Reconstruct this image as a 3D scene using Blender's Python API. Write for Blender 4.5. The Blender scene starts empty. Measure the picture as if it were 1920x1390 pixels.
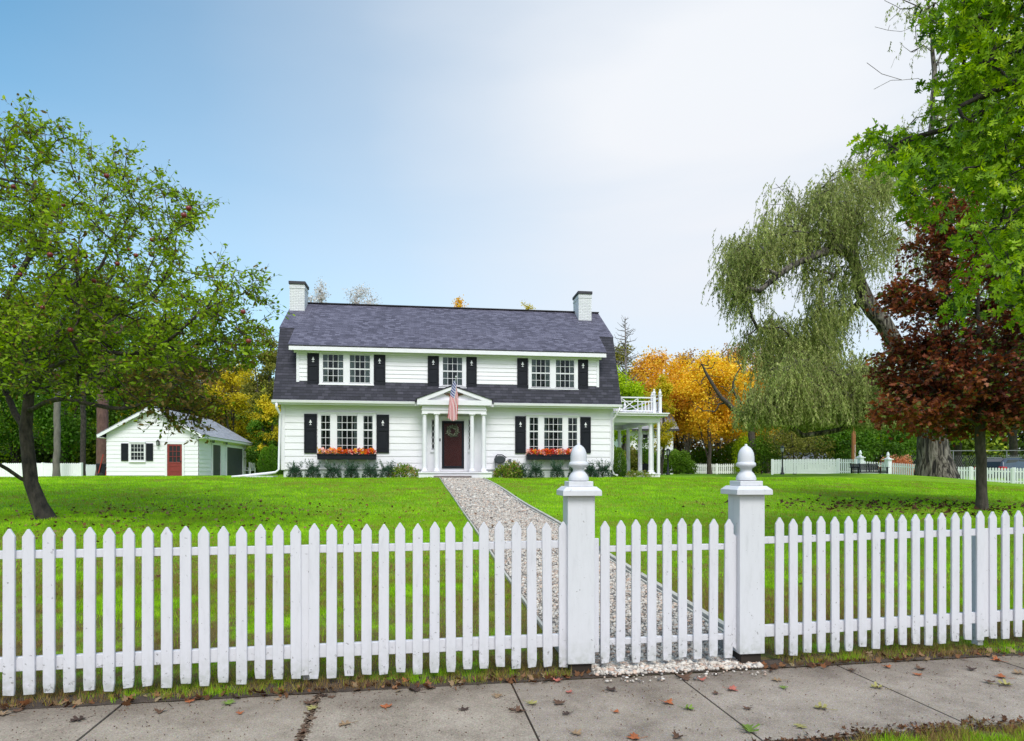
import bpy, math, random
import numpy as np
from mathutils import Vector, Matrix
random.seed(7)
RNG = np.random.default_rng(11)
SC = bpy.context.scene
COL = SC.collection
R = math.radians
# ---- camera calibration: eye at (0,0,H) looking along +Y, horizon on row HY of the 1920x1390 photograph
F, CX, HY, H = 1180., 960., 885., 1.40
def P(px, py, D): return Vector(((px-CX)*D/F, D, H-(py-HY)*D/F))
def G0(px, py, z=0.0):
    D = F*(H-z)/(py-HY); return Vector(((px-CX)*D/F, D, z))
class Frame:
    def __init__(s, org, deg): s.o = Vector(org); s.th = R(deg); s.c = math.cos(s.th); s.s = math.sin(s.th)
    def _ray(s, px, py):
        e = Vector((0,0,H)) - s.o; d = Vector(((px-CX)/F, 1, -(py-HY)/F))
        f = lambda v: Vector((v.x*s.c+v.y*s.s, -v.x*s.s+v.y*s.c, v.z))
        return f(e), f(d)
    def y(s, px, py, yl=0):
        e, d = s._ray(px, py); t = (yl-e.y)/d.y; p = e+d*t; return p.x, p.z
    def x(s, px, py, xl):
        e, d = s._ray(px, py); t = (xl-e.x)/d.x; p = e+d*t; return p.y, p.z
    def w(s, x, y, z=0): return Vector((s.o.x+x*s.c-y*s.s, s.o.y+x*s.s+y*s.c, s.o.z+z))
FEN = Frame((0, 4.32, 0), 9.3)
HOU = Frame((-9.23, 25.33, 1.20), 7.5)
GAR = Frame((-21.45, 37.0, 0.97), 7.5)
def st(X, Y):
    dx, dy = X-FEN.o.x, Y-FEN.o.y
    return dx*FEN.c+dy*FEN.s, -dx*FEN.s+dy*FEN.c
def sm(x): x = np.clip(x, 0, 1); return x*x*(3-2*x)
def terr(X, Y):
    X = np.asarray(X, float); Y = np.asarray(Y, float)
    s_, t = st(X, Y)
    z = 0.058*np.maximum(t, 0)
    k = .08
    z = -np.log(np.exp(-z/k)+math.exp(-1.19/k))*k + .0
    z = np.where(t <= 0, 0.0, np.maximum(z, 0))
    v = X-.5*Y
    z = z-.62*sm(v/11.)*sm((Y-16)/18.)
    z = z-.30*sm((-X-16)/12.)*sm((Y-22)/14)
    z = z+.30*np.exp(-(((X-22.3)/5.)**2+((Y-33.)/4.)**2))
    z = z+.02*np.sin(X*.9+1)*np.sin(Y*.7)*sm((t-1)/4)
    z = np.where((t < -.13), -.035, z)
    z = np.where((t < -1.24), -.012-.02*sm((-t-1.24)/2), z)
    return z
def tz(x, y): return float(terr(x, y))

# ---------------------------------------------------------------- materials
def newmat(name):
    m = bpy.data.materials.new(name); m.use_nodes = True
    nt = m.node_tree; nt.nodes.clear()
    out = nt.nodes.new('ShaderNodeOutputMaterial'); return m, nt, out
class N:
    def __init__(s, nt): s.nt = nt
    def __call__(s, t, ins=None, **kw):
        n = s.nt.nodes.new('ShaderNode'+t)
        for k, v in kw.items(): setattr(n, k, v)
        for k, v in (ins or {}).items():
            if isinstance(v, bpy.types.NodeSocket): s.nt.links.new(v, n.inputs[k])
            else: n.inputs[k].default_value = v
        return n
    def l(s, a, b): s.nt.links.new(a, b)
    def ramp(s, fac, stops, interp='LINEAR'):
        n = s.nt.nodes.new('ShaderNodeValToRGB'); n.color_ramp.interpolation = interp
        e = n.color_ramp.elements
        while len(e) < len(stops): e.new(.5)
        for i, (p, c) in enumerate(stops):
            e[i].position = p; e[i].color = (c[0], c[1], c[2], 1) if not isinstance(c, (int, float)) else (c, c, c, 1)
        s.l(fac, n.inputs[0]); return n.outputs[0]
    def noise(s, vec, scale, detail=4, rough=.6, dist=0):
        n = s('TexNoise', {'Scale': scale, 'Detail': detail, 'Roughness': rough, 'Distortion': dist})
        if vec is not None: s.l(vec, n.inputs['Vector'])
        return n.outputs['Fac']
    def mix(s, fac, a, b, mode='MIX'):
        n = s.nt.nodes.new('ShaderNodeMix'); n.data_type = 'RGBA'; n.blend_type = mode
        for i, v in ((0, fac), (6, a), (7, b)):
            if isinstance(v, bpy.types.NodeSocket): s.l(v, n.inputs[i])
            elif i == 0: n.inputs[0].default_value = v
            else: n.inputs[i].default_value = (v[0], v[1], v[2], 1) if not isinstance(v, (int, float)) else (v, v, v, 1)
        return n.outputs[2]
    def math(s, op, a, b=0.0, c=None):
        n = s.nt.nodes.new('ShaderNodeMath'); n.operation = op
        for i, v in enumerate((a, b) if c is None else (a, b, c)):
            if isinstance(v, bpy.types.NodeSocket): s.l(v, n.inputs[i])
            else: n.inputs[i].default_value = v
        return n.outputs[0]
    def bump(s, h, strength=.3, dist=.01):
        return s('Bump', {'Height': h, 'Strength': strength, 'Distance': dist}).outputs[0]
def basic(name, col, col2=None, scale=6, rough=.6, bump=.0, bscale=60, metal=0, spec=.5, coord='Object', stretch=None, bdist=.004, dirt=0):
    m, nt, out = newmat(name); n = N(nt)
    tc = n('TexCoord').outputs[coord]
    if stretch: tc = n('Mapping', {'Vector': tc, 'Scale': stretch}).outputs[0]
    b = n('BsdfPrincipled', {'Roughness': rough, 'Metallic': metal, 'Specular IOR Level': spec})
    if col2 is None: col2 = tuple(c*.86 for c in col)
    f = n.ramp(n.noise(tc, scale), [(.3, col), (.72, col2)])
    if dirt:
        f2 = n.ramp(n.noise(tc, scale*5, 8, .75), [(.60, 0.), (.75, dirt)])
        f = n.mix(f2, f, (.25, .24, .2))
    n.l(f, b.inputs['Base Color'])
    if bump: n.l(n.bump(n.noise(tc, bscale, 6), bump, bdist), b.inputs['Normal'])
    n.l(b.outputs[0], out.inputs[0]); return m
def leafmat(name, cols, transl=.35, rough=.6, spec=.18):
    """cols: list of colours spread over the 0..1 tint attribute"""
    m, nt, out = newmat(name); n = N(nt)
    a = n('Attribute', attribute_name='tint').outputs['Fac']
    k = len(cols)
    c = n.ramp(a, [(i/(k-1) if k > 1 else 0, cc) for i, cc in enumerate(cols)])
    b = n('BsdfPrincipled', {'Roughness': rough, 'Specular IOR Level': spec}); n.l(c, b.inputs['Base Color'])
    t = n('BsdfTranslucent'); hs = n('HueSaturation', {'Saturation': 1.1, 'Value': 1.3}); n.l(c, hs.inputs['Color']); n.l(hs.outputs[0], t.inputs[0])
    mx = n('MixShader', {0: transl}); n.l(b.outputs[0], mx.inputs[1]); n.l(t.outputs[0], mx.inputs[2])
    n.l(mx.outputs[0], out.inputs[0]); return m
def paintmat(name, col=(.8, .81, .82), wear=.5):
    m, nt, out = newmat(name); n = N(nt)
    tc = n('TexCoord').outputs['Object']; ge = n('NewGeometry').outputs['Position']
    v = n('Mapping', {'Vector': ge, 'Scale': (14, 14, 3)}).outputs[0]
    c = n.ramp(n.noise(v, 1.5, 7, .7), [(.3, col), (.55, tuple(x*.96 for x in col)), (.75, tuple(x*.84 for x in col))])
    # flaking low on the boards
    z = n('SeparateXYZ', {0: ge}).outputs[2]
    low = n('MapRange', {0: z, 1: .36, 2: .02, 3: 0, 4: 1}).outputs[0]
    ch = n.noise(ge, 34, 6, .7)
    ch2 = n.math('ADD', ch, n.math('MULTIPLY', low, .085*wear))
    chip = n.ramp(ch2, [(.655, 0.), (.675, 1.)])
    grime = n.math('MULTIPLY', n.math('MULTIPLY', low, low), n.ramp(n.noise(ge, 22, 5), [(.32, 0.), (.62, .85)]))
    c = n.mix(grime, c, (.33, .35, .30))
    c = n.mix(n.math('MULTIPLY', chip, .8), c, (.20, .19, .18))
    b = n('BsdfPrincipled', {'Roughness': .5}); n.l(c, b.inputs['Base Color'])
    hh = n.math('ADD', n.math('MULTIPLY', n.noise(v, 6, 5), .5), n.math('MULTIPLY', chip, -1.2))
    n.l(n.bump(hh, .45, .004), b.inputs['Normal'])
    n.l(b.outputs[0], out.inputs[0]); return m
def shinglemat(name, c1, c2, c3, row=.13, wid=.26, mort=.02, bump=.6):
    m, nt, out = newmat(name); n = N(nt)
    uv = n('UVMap').outputs[0]
    br = n('TexBrick', {'Color1': (0, 0, 0, 1), 'Color2': (1, 1, 1, 1), 'Mortar': (0, 0, 0, 1), 'Scale': 1, 'Mortar Size': mort*.25, 'Mortar Smooth': .2,
                        'Brick Width': wid, 'Row Height': row, 'Bias': 0}, offset=.37, offset_frequency=2, squash=1)
    n.l(uv, br.inputs['Vector'])
    x = n('SeparateXYZ', {0: uv})
    c = n.ramp(br.outputs['Color'], [(0, c1), (.5, c2), (1, c3)])
    big = n.noise(uv, .7, 4); c = n.mix(n.ramp(big, [(.35, 0.), (.7, .30)]), c, tuple(q*1.25+.01 for q in c2))
    fine = n.noise(uv, 30, 5); c = n.mix(.5, c, n.ramp(fine, [(.3, .35), (.7, .75)]), 'OVERLAY')
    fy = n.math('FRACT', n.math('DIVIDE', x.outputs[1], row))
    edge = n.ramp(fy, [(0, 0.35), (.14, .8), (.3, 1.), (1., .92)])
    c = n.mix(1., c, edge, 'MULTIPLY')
    b = n('BsdfPrincipled', {'Roughness': .75, 'Specular IOR Level': .45}); n.l(c, b.inputs['Base Color'])
    h = n.math('ADD', n.math('MULTIPLY', fy, -1), n.math('MULTIPLY', br.outputs['Fac'], -.6))
    n.l(n.bump(h, bump, .012), b.inputs['Normal'])
    n.l(b.outputs[0], out.inputs[0]); return m
M = {}
M['white'] = basic('white_paint', (.81, .79, .84), (.75, .74, .79), 3, .45, .15, 40)
M['siding'] = basic('white_siding', (.84, .815, .865), (.77, .75, .81), 1.6, .6, .2, 50, stretch=(.6, 1, 3.5), dirt=.10)
M['fence'] = paintmat('white_fence_paint', (.66, .65, .70), .8)
M['postpaint'] = paintmat('white_post_paint', (.65, .65, .69), .3)
M['farwhite'] = basic('white_far_fence', (.93, .93, .95), (.85, .86, .88), 2, .6)
M['black'] = basic('black_paint', (.009, .010, .016), (.014, .015, .022), 5, .5, .1, 60, spec=.2)
M['blackmetal'] = basic('black_metal', (.012, .012, .014), (.02, .02, .022), 8, .35)
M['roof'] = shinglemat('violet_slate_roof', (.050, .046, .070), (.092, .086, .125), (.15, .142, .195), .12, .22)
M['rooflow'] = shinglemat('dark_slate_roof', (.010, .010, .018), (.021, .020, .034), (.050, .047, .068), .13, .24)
M['roofgrey'] = shinglemat('grey_roof', (.24, .245, .28), (.31, .315, .35), (.39, .39, .43), .14, .3)
M['roofcap'] = basic('ridge_cap', (.035, .033, .04), (.05, .048, .06), 8, .8)
M['door'] = basic('red_brown_door', (.20, .034, .032), (.15, .024, .024), 5, .35, .1, 80)
M['reddoor'] = basic('brick_red_door', (.24, .028, .024), (.20, .022, .02), 5, .5)
M['darkin'] = basic('dark_interior', (.008, .009, .012), (.02, .022, .026), 1.2, .8)
M['curtain'] = basic('curtain_cloth', (.42, .43, .44), (.20, .21, .22), 14, .9, stretch=(2.5, 1, .15))
M['bark'] = basic('grey_bark', (.032, .025, .020), (.105, .085, .070), 12, .9, 1.0, 14, stretch=(1, 1, .35), bdist=.04)
M['barkdark'] = basic('dark_bark', (.012, .010, .009), (.085, .068, .056), 11, .9, 1.0, 16, stretch=(1, 1, .45), bdist=.05)
M['barkgrey'] = basic('pale_bark', (.20, .18, .16), (.10, .09, .08), 5, .9, .8, 14, stretch=(1, 1, .35), bdist=.03)
M['barkred'] = basic('reddish_pine_bark', (.16, .085, .07), (.07, .035, .03), 6, .9, 1, 10, stretch=(1, 1, .4), bdist=.05)
M['stem'] = basic('brown_stem', (.06, .045, .03), (.03, .022, .016), 9, .8)
M['soil'] = basic('soil', (.085, .058, .042), (.028, .019, .014), 9, .95, 1., 40, bdist=.02)
M['brickwhite'] = None
def brickwhite():
    m, nt, out = newmat('white_painted_brick'); n = N(nt)
    uv = n('UVMap').outputs[0]
    br = n('TexBrick', {'Color1': (.72, .73, .75, 1), 'Color2': (.64, .65, .68, 1), 'Mortar': (.50, .51, .54, 1), 'Scale': 1, 'Mortar Size': .008, 'Brick Width': .22, 'Row Height': .075})
    n.l(uv, br.inputs['Vector'])
    b = n('BsdfPrincipled', {'Roughness': .7}); n.l(br.outputs[0], b.inputs['Base Color'])
    n.l(n.bump(n.math('MULTIPLY', br.outputs['Fac'], -1), .6, .01), b.inputs['Normal'])
    n.l(b.outputs[0], out.inputs[0]); return m
M['brickwhite'] = brickwhite()
def glassmat(name='window_glass', refl=.55):
    m, nt, out = newmat(name); n = N(nt)
    g = n('BsdfGlossy', {'Roughness': .02, 'Color': (.75, .8, .85, 1)}); t = n('BsdfTransparent', {'Color': (.72, .76, .76, 1)})
    wob = n.bump(n.noise(n('TexCoord').outputs['Object'], 2.2, 2), .12, .05); n.l(wob, g.inputs['Normal'])
    fr = n('Fresnel', {'IOR': 1.5}).outputs[0]
    f = n.math('MULTIPLY', fr, refl)
    mx = n('MixShader'); n.l(f, mx.inputs[0]); n.l(t.outputs[0], mx.inputs[1]); n.l(g.outputs[0], mx.inputs[2])
    n.l(mx.outputs[0], out.inputs[0]); return m
M['glass'] = glassmat(); M['stormglass'] = glassmat('storm_glass', .12)

# ---------------------------------------------------------------- mesh builder
def auto_uv(me):
    nv = len(me.vertices); co = np.empty(nv*3, np.float32); me.vertices.foreach_get('co', co); co = co.reshape(-1, 3)
    uvl = me.uv_layers.new(name='UVMap'); uv = np.zeros((len(me.loops), 2), np.float32)
    for p in me.polygons:
        nrm = p.normal; 
        t = Vector((0, 0, 1)).cross(nrm)
        t = Vector((1, 0, 0)) if t.length < .05 else t.normalized()
        b = nrm.cross(t)
        for li in p.loop_indices:
            c = co[me.loops[li].vertex_index]; v = Vector(c.tolist())
            uv[li] = (v.dot(t), v.dot(b))
    uvl.data.foreach_set('uv', uv.ravel())
class MB:
    def __init__(s): s.v = []; s.f = []
    def quad(s, *pts):
        i = len(s.v); s.v += [tuple(p) for p in pts]; s.f.append(tuple(range(i, i+len(pts)))); return s
    def box(s, x0, x1, y0, y1, z0, z1):
        if x0 > x1: x0, x1 = x1, x0
        if y0 > y1: y0, y1 = y1, y0
        if z0 > z1: z0, z1 = z1, z0
        i = len(s.v); s.v += [(x, y, z) for z in (z0, z1) for y in (y0, y1) for x in (x0, x1)]
        s.f += [tuple(i+k for k in q) for q in ((0, 2, 3, 1), (4, 5, 7, 6), (0, 1, 5, 4), (2, 6, 7, 3), (0, 4, 6, 2), (1, 3, 7, 5))]; return s
    def prism(s, poly, axis, a, b):
        """poly in the plane of the two other axes (ccw seen from -axis for y)"""
        n = len(poly); i = len(s.v)
        for t in (a, b):
            for (p, q) in poly:
                s.v.append({'x': (t, p, q), 'y': (p, t, q), 'z': (p, q, t)}[axis])
        s.f.append(tuple(i+k for k in range(n))); s.f.append(tuple(i+n+k for k in reversed(range(n))))
        for k in range(n):
            k2 = (k+1) % n; s.f.append((i+k2, i+k, i+n+k, i+n+k2))
        return s
    def bar(s, a, b, w, d=None, up=(0, 0, 1)):
        d = d or w; a = Vector(a); b = Vector(b); t = (b-a).normalized(); u = Vector(up)
        if abs(t.dot(u)) > .98: u = Vector((0, 1, 0))
        x = t.cross(u).normalized()*w/2; y = x.normalized().cross(t)*d/2
        i = len(s.v)
        for p in (a, b): s.v += [tuple(p-x-y), tuple(p+x-y), tuple(p+x+y), tuple(p-x+y)]
        s.f += [tuple(i+k for k in q) for q in ((0, 1, 2, 3), (7, 6, 5, 4), (1, 0, 4, 5), (2, 1, 5, 6), (3, 2, 6, 7), (0, 3, 7, 4))]; return s
    def tube(s, pts, rad, n=8, cap=True):
        pts = [Vector(p) for p in pts]
        if isinstance(rad, (int, float)): rad = [rad]*len(pts)
        i0 = len(s.v); ref = None
        for k, p in enumerate(pts):
            t = (pts[min(k+1, len(pts)-1)]-pts[max(k-1, 0)]).normalized()
            if ref is None: ref = Vector((1, 0, 0)) if abs(t.x) < .8 else Vector((0, 1, 0))
            a = (ref-t*ref.dot(t)).normalized(); b = t.cross(a); ref = a
            for j in range(n):
                an = 2*math.pi*j/n; s.v.append(tuple(p+(a*math.cos(an)+b*math.sin(an))*rad[k]))
        for k in range(len(pts)-1):
            for j in range(n):
                j2 = (j+1) % n; a = i0+k*n
                s.f.append((a+j, a+j2, a+n+j2, a+n+j))
        if cap:
            s.f.append(tuple(i0+j for j in reversed(range(n)))); e = i0+(len(pts)-1)*n; s.f.append(tuple(e+j for j in range(n)))
        return s
    def lathe(s, prof, c=(0, 0, 0), n=24):
        i0 = len(s.v)
        for (r, z) in prof:
            for j in range(n):
                a = 2*math.pi*j/n; s.v.append((c[0]+r*math.cos(a), c[1]+r*math.sin(a), c[2]+z))
        for k in range(len(prof)-1):
            for j in range(n):
                j2 = (j+1) % n; a = i0+k*n; s.f.append((a+j, a+j2, a+n+j2, a+n+j))
        s.f.append(tuple(i0+j for j in reversed(range(n)))); e = i0+(len(prof)-1)*n; s.f.append(tuple(e+j for j in range(n)))
        return s
    def build(s, name, mat, parent=None, smooth=False, bevel=0, uv=False, angle=None):
        me = bpy.data.meshes.new(name); me.from_pydata(s.v, [], s.f); me.update()
        if uv: auto_uv(me)
        if smooth:
            me.polygons.foreach_set('use_smooth', [True]*len(me.polygons))
            if angle: me.set_sharp_from_angle(angle=R(angle))
        o = bpy.data.objects.new(name, me); COL.objects.link(o)
        if mat is not None: me.materials.append(M[mat] if isinstance(mat, str) else mat)
        if parent is not None: o.parent = parent
        if bevel:
            b = o.modifiers.new('bevel', 'BEVEL'); b.width = bevel; b.segments = 2; b.limit_method = 'ANGLE'; b.angle_limit = R(35)
        return o
def tag(o, label=None, cat=None, group=None, kind=None):
    if label: o['label'] = label
    if cat: o['category'] = cat
    if group: o['group'] = group
    if kind: o['kind'] = kind
    return o
def empty(name, loc, label, cat, rz=0, group=None):
    o = bpy.data.objects.new(name, None); COL.objects.link(o); o.location = loc; o.rotation_euler = (0, 0, R(rz)); o.empty_display_size = .3
    return tag(o, label, cat, group)
def copy_tree(o, parent=None):
    kids = [c for c in o.children]
    c = o.copy(); COL.objects.link(c); c.parent = parent
    for ch in kids: copy_tree(ch, c)
    return c
def mesh_np(name, V, Fc, mat, parent=None, tint=None, smooth=False):
    """V (n,3), Fc (m,k) equal sized faces"""
    V = np.ascontiguousarray(V, np.float32); Fc = np.ascontiguousarray(Fc, np.int32); m, k = Fc.shape
    me = bpy.data.meshes.new(name); me.vertices.add(len(V)); me.vertices.foreach_set('co', V.ravel())
    me.loops.add(m*k); me.loops.foreach_set('vertex_index', Fc.ravel())
    me.polygons.add(m); me.polygons.foreach_set('loop_start', np.arange(0, m*k, k, dtype=np.int32))
    if smooth: me.polygons.foreach_set('use_smooth', np.ones(m, bool))
    if tint is not None:
        a = me.attributes.new('tint', 'FLOAT', 'FACE'); a.data.foreach_set('value', np.ascontiguousarray(tint, np.float32))
    me.update(calc_edges=True); me.validate()
    o = bpy.data.objects.new(name, me); COL.objects.link(o); me.materials.append(M[mat] if isinstance(mat, str) else mat)
    if parent is not None: o.parent = parent
    return o
def nrm(v): return v/np.maximum(np.linalg.norm(v, axis=-1, keepdims=True), 1e-9)
TPL = {  # outlines (x across, y along 0..1) and triangle/quad faces
 'diamond': (np.array([(0, 0), (.28, .45), (0, 1), (-.28, .45)]), [(0, 1, 2, 3)]),
 'slim': (np.array([(0, 0), (.09, .4), (0, 1), (-.09, .4)]), [(0, 1, 2, 3)]),
 'oval': (np.array([(0, 0), (.22, .3), (.2, .7), (0, 1), (-.2, .7), (-.22, .3)]), [(0, 1, 2, 3), (0, 3, 4, 5)]),
 'quad': (np.array([(-.4, 0), (.4, .1), (.35, 1), (-.3, .9)]), [(0, 1, 2, 3)]),
}
_r = [(0, 0), (.05, .22), (.30, .16), (.36, .30), (.14, .38), (.13, .50), (.46, .52), (.40, .66), (.14, .64), (.12, .74), (.26, .86), (.10, .86), (0, 1.0)]
_o = _r+[(-x, y) for x, y in _r[-2:0:-1]]
def _fan(o):
    n = len(o); v = o+[(0, .45)]
    return np.array(v), [(n, i, (i+1) % n) for i in range(n)]
TPL['oak'] = _fan(_o)
_m = [(0, 0), (.08, .2), (.34, .08), (.30, .24), (.56, .38), (.42, .46), (.46, .66), (.22, .58), (.14, .78), (0, 1.0)]
TPL['maple'] = _fan(_m+[(-x, y) for x, y in _m[-2:0:-1]])
def leaves(name, mat, parent, pos, dirs, nor, size, tpl='diamond', tint=None, org=(0, 0, 0), bend=.15, width=1.0, fold=.0):
    T, fs = TPL[tpl]; n = len(pos); k = len(T)
    dirs = nrm(dirs); side = nrm(np.cross(dirs, nor)); up = np.cross(side, dirs)
    size = np.asarray(size).reshape(-1, 1) if np.ndim(size) else np.full((n, 1), size)
    V = np.empty((n, k, 3), np.float32)
    base = pos-np.array(org)
    for i, (x, y) in enumerate(T):
        V[:, i] = base+(dirs*y+side*(x*width)+up*(fold*abs(x)-bend*y*y))*size
    if len({len(f) for f in fs}) > 1: raise ValueError
    fa = np.array(fs); Fc = (fa[None]+(np.arange(n)*k)[:, None, None]).reshape(-1, fa.shape[1])
    if tint is None: tint = RNG.random(n)
    return mesh_np(name, V.reshape(-1, 3), Fc, mat, parent, np.repeat(tint, len(fs)))
# ---------------------------------------------------------------- house
W = 13.65
house = empty('house', HOU.o, 'white clapboard gambrel house with dark shingle roof, black shutters and two chimneys', 'house', 7.5)
def siding(mb, x0, x1, z0, z1, h, y, axis='y', sgn=-1):
    """overlapping boards on the plane y (outside towards sgn)"""
    n = max(1, round((z1-z0)/h)); hh = (z1-z0)/n
    for i in range(n):
        a = z0+i*hh; b = a+hh; yo = y+sgn*.030; yi = y+sgn*.010
        if axis == 'y':
            mb.quad((x0, yo, a), (x1, yo, a), (x1, yi, b), (x0, yi, b)) if sgn < 0 else mb.quad((x1, yo, a), (x0, yo, a), (x0, yi, b), (x1, yi, b))
            mb.quad((x0, y, a), (x1, y, a), (x1, yo, a), (x0, yo, a))
        else:
            mb.quad((yo, x0, a), (yo, x1, a), (yi, x1, b), (yi, x0, b)); mb.quad((y, x0, a), (y, x1, a), (yo, x1, a), (yo, x0, a))
    return mb
DP = 6.8                      # depth of the house
EY, EZ = -.38, 3.02           # eave
BY, BZ = .90, 6.17            # gambrel break
RY, RZ = DP/2, 7.83           # ridge
mb = MB(); siding(mb, 0, W, .30, 3.0, .27, 0)
siding(mb, 0, DP, .30, 3.0, .27, 0, 'x', -1); siding(mb, 0, DP, .30, 3.0, .27, W, 'x', 1)
mb.quad((W, DP, .3), (0, DP, .3), (0, DP, 3.0), (W, DP, 3.0))
gab = [(.02, 3.0), (DP-.02, 3.0), (DP-BY-.05, BZ-.1), (RY, RZ-.1), (BY+.05, BZ-.1)]
for xx in (.0, W):
    mb.prism(gab, 'x', xx-.01, xx+.01)
mb.build('wall', 'siding', house, uv=True)
MB().box(.03, W-.03, .03, DP-.03, -.35, .30).build('foundation', basic('white_foundation', (.70, .72, .74), (.58, .6, .62), 3, .8, .3, 20), house)
# corner boards
for x in (0, W): MB().box(x-.055 if x == 0 else x-.09, x+.09 if x == 0 else x+.055, -.045, .06, .28, 2.96).build('corner_board', 'white', house, bevel=.004)
# dormer wall
DYW = -.08
dx0, _ = HOU.y(557, 700, DYW); dx1, _ = HOU.y(1122, 700, DYW)
mb = MB(); siding(mb, dx0, dx1, 3.70, 5.06, .17, DYW)
for x, s in ((dx0, -1), (dx1, 1)):
    mb.prism([(DYW, 3.62), (.9, 5.9), (DYW, 5.12)], 'x', x-.01, x+.01)
mb.build('dormer_wall', 'siding', house, uv=True)
MB().box(dx0-.02, dx0+.09, DYW-.04, DYW-.005, 3.72, 5.06).box(dx1-.09, dx1+.02, DYW-.04, DYW-.005, 3.72, 5.06).box(dx0+.1, dx1-.1, DYW-.05, DYW-.005, 4.94, 5.06).build('dormer_trim', 'white', house)
# roof
def slab(mb, x0, x1, ya, za, yb, zb, th=.06):
    d = Vector((0, yb-ya, zb-za)).normalized(); nn = Vector((0, -d.z, d.y))*th
    a0 = Vector((x0, ya, za)); a1 = Vector((x1, ya, za)); b1 = Vector((x1, yb, zb)); b0 = Vector((x0, yb, zb))
    if nn.z < 0: nn = -nn
    t = [p+nn for p in (a0, a1, b1, b0)]; u = [a0, a1, b1, b0]
    if yb > ya: mb.quad(*t); mb.quad(*reversed(u))
    else: mb.quad(*reversed(t)); mb.quad(*u)
    for i in range(4):
        j = (i+1) % 4; q = (u[i], u[j], t[j], t[i]); mb.quad(*(q if yb > ya else reversed(q)))
XL, XR = -.30, W+.30
mb = MB()
sl = (BZ-EZ)/(BY-EY)
zw = EZ+(DYW+.03-EY)*sl
slab(mb, XL, dx0, EY, EZ, BY, BZ); slab(mb, dx1, XR, EY, EZ, BY, BZ)
slab(mb, dx0, dx1, EY, EZ, DYW+.03, zw)
slab(mb, XL, XR, DP-EY, EZ, DP-BY, BZ)
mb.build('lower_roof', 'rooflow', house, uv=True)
mb = MB()
slab(mb, XL-.02, XR+.02, BY-.04, BZ-.03, RY, RZ); slab(mb, XL-.02, XR+.02, DP-BY+.04, BZ-.03, RY, RZ)
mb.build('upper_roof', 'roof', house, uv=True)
mb = MB(); slab(mb, dx0-.28, dx1+.28, -.42, 5.20, BY-.045, BZ-.034, .06)
mb.build('dormer_roof', 'roof', house, uv=True)
mb = MB().bar((XL-.03, RY, RZ+.075), (XR+.03, RY, RZ+.075), .26, .035); mb.build('ridge_cap', 'roofcap', house)
# cornices, soffits, gutters
mb = MB(); mb.box(XL+.02, XR-.02, -.36, -.04, 2.93, 2.985).box(XL+.01, XR-.01, -.395, -.362, 2.88, 3.04)
mb.build('soffit', 'white', house)
mb = MB()
p0x, _ = HOU.y(778, 753, -.45); p1x, _ = HOU.y(926, 753, -.45)
for a, b in ((XL-.02, p0x), (p1x, XR+.02)):
    MB().prism([(-.50, 3.05), (-.48, 2.95), (-.40, 2.92), (-.40, 3.05)], 'x', a, b).build('gutter', 'white', house, bevel=.006)
mb = MB(); mb.box(dx0-.22, dx1+.22, -.40, DYW-.03, 5.08, 5.135).box(dx0-.25, dx1+.25, -.43, -.402, 5.04, 5.20).box(dx0-.1, dx1+.1, DYW-.14, DYW-.052, 4.98, 5.078)
mb.build('dormer_cornice', 'white', house, bevel=.006)
for x in (XL+.02, XR-.06):
    mb = MB()
    for (a, b) in (((EY, EZ-.1), (BY, BZ-.12)), ((BY, BZ-.12), (RY, RZ-.1)), ((DP-EY, EZ-.1), (DP-BY, BZ-.12)), ((DP-BY, BZ-.12), (RY, RZ-.1))):
        mb.bar((x+.02, a[0], a[1]), (x+.02, b[0], b[1]), .04, .16, (0, 0, 1) if abs(b[1]-a[1]) < 2 else (0, 1, 0))
    mb.build('rake_board', 'white', house)
# chimneys
for (pxa, pxb, ytop, yf, dep) in ((543, 571, 527, 2.55, .85), (1085, 1109, 546, 2.5, 1.1)):
    xa, zt = HOU.y(pxa, ytop, yf); xb, _ = HOU.y(pxb, ytop, yf)
    c = MB().box(xa, xb, yf, yf+dep, 6.6, zt-.13).box(xa-.015, xb+.015, yf-.015, yf+dep+.015, zt-.32, zt-.22).build('chimney', 'brickwhite', house, uv=True)
    MB().box(xa-.04, xb+.04, yf-.04, yf+dep+.04, zt-.13, zt).build('chimney_cap', 'roofcap', c, bevel=.01)
    MB().box(xa-.06, xb+.06, yf-.05, yf+dep+.04, 7.1, 7.22).build('flashing', 'roofcap', c)
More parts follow.
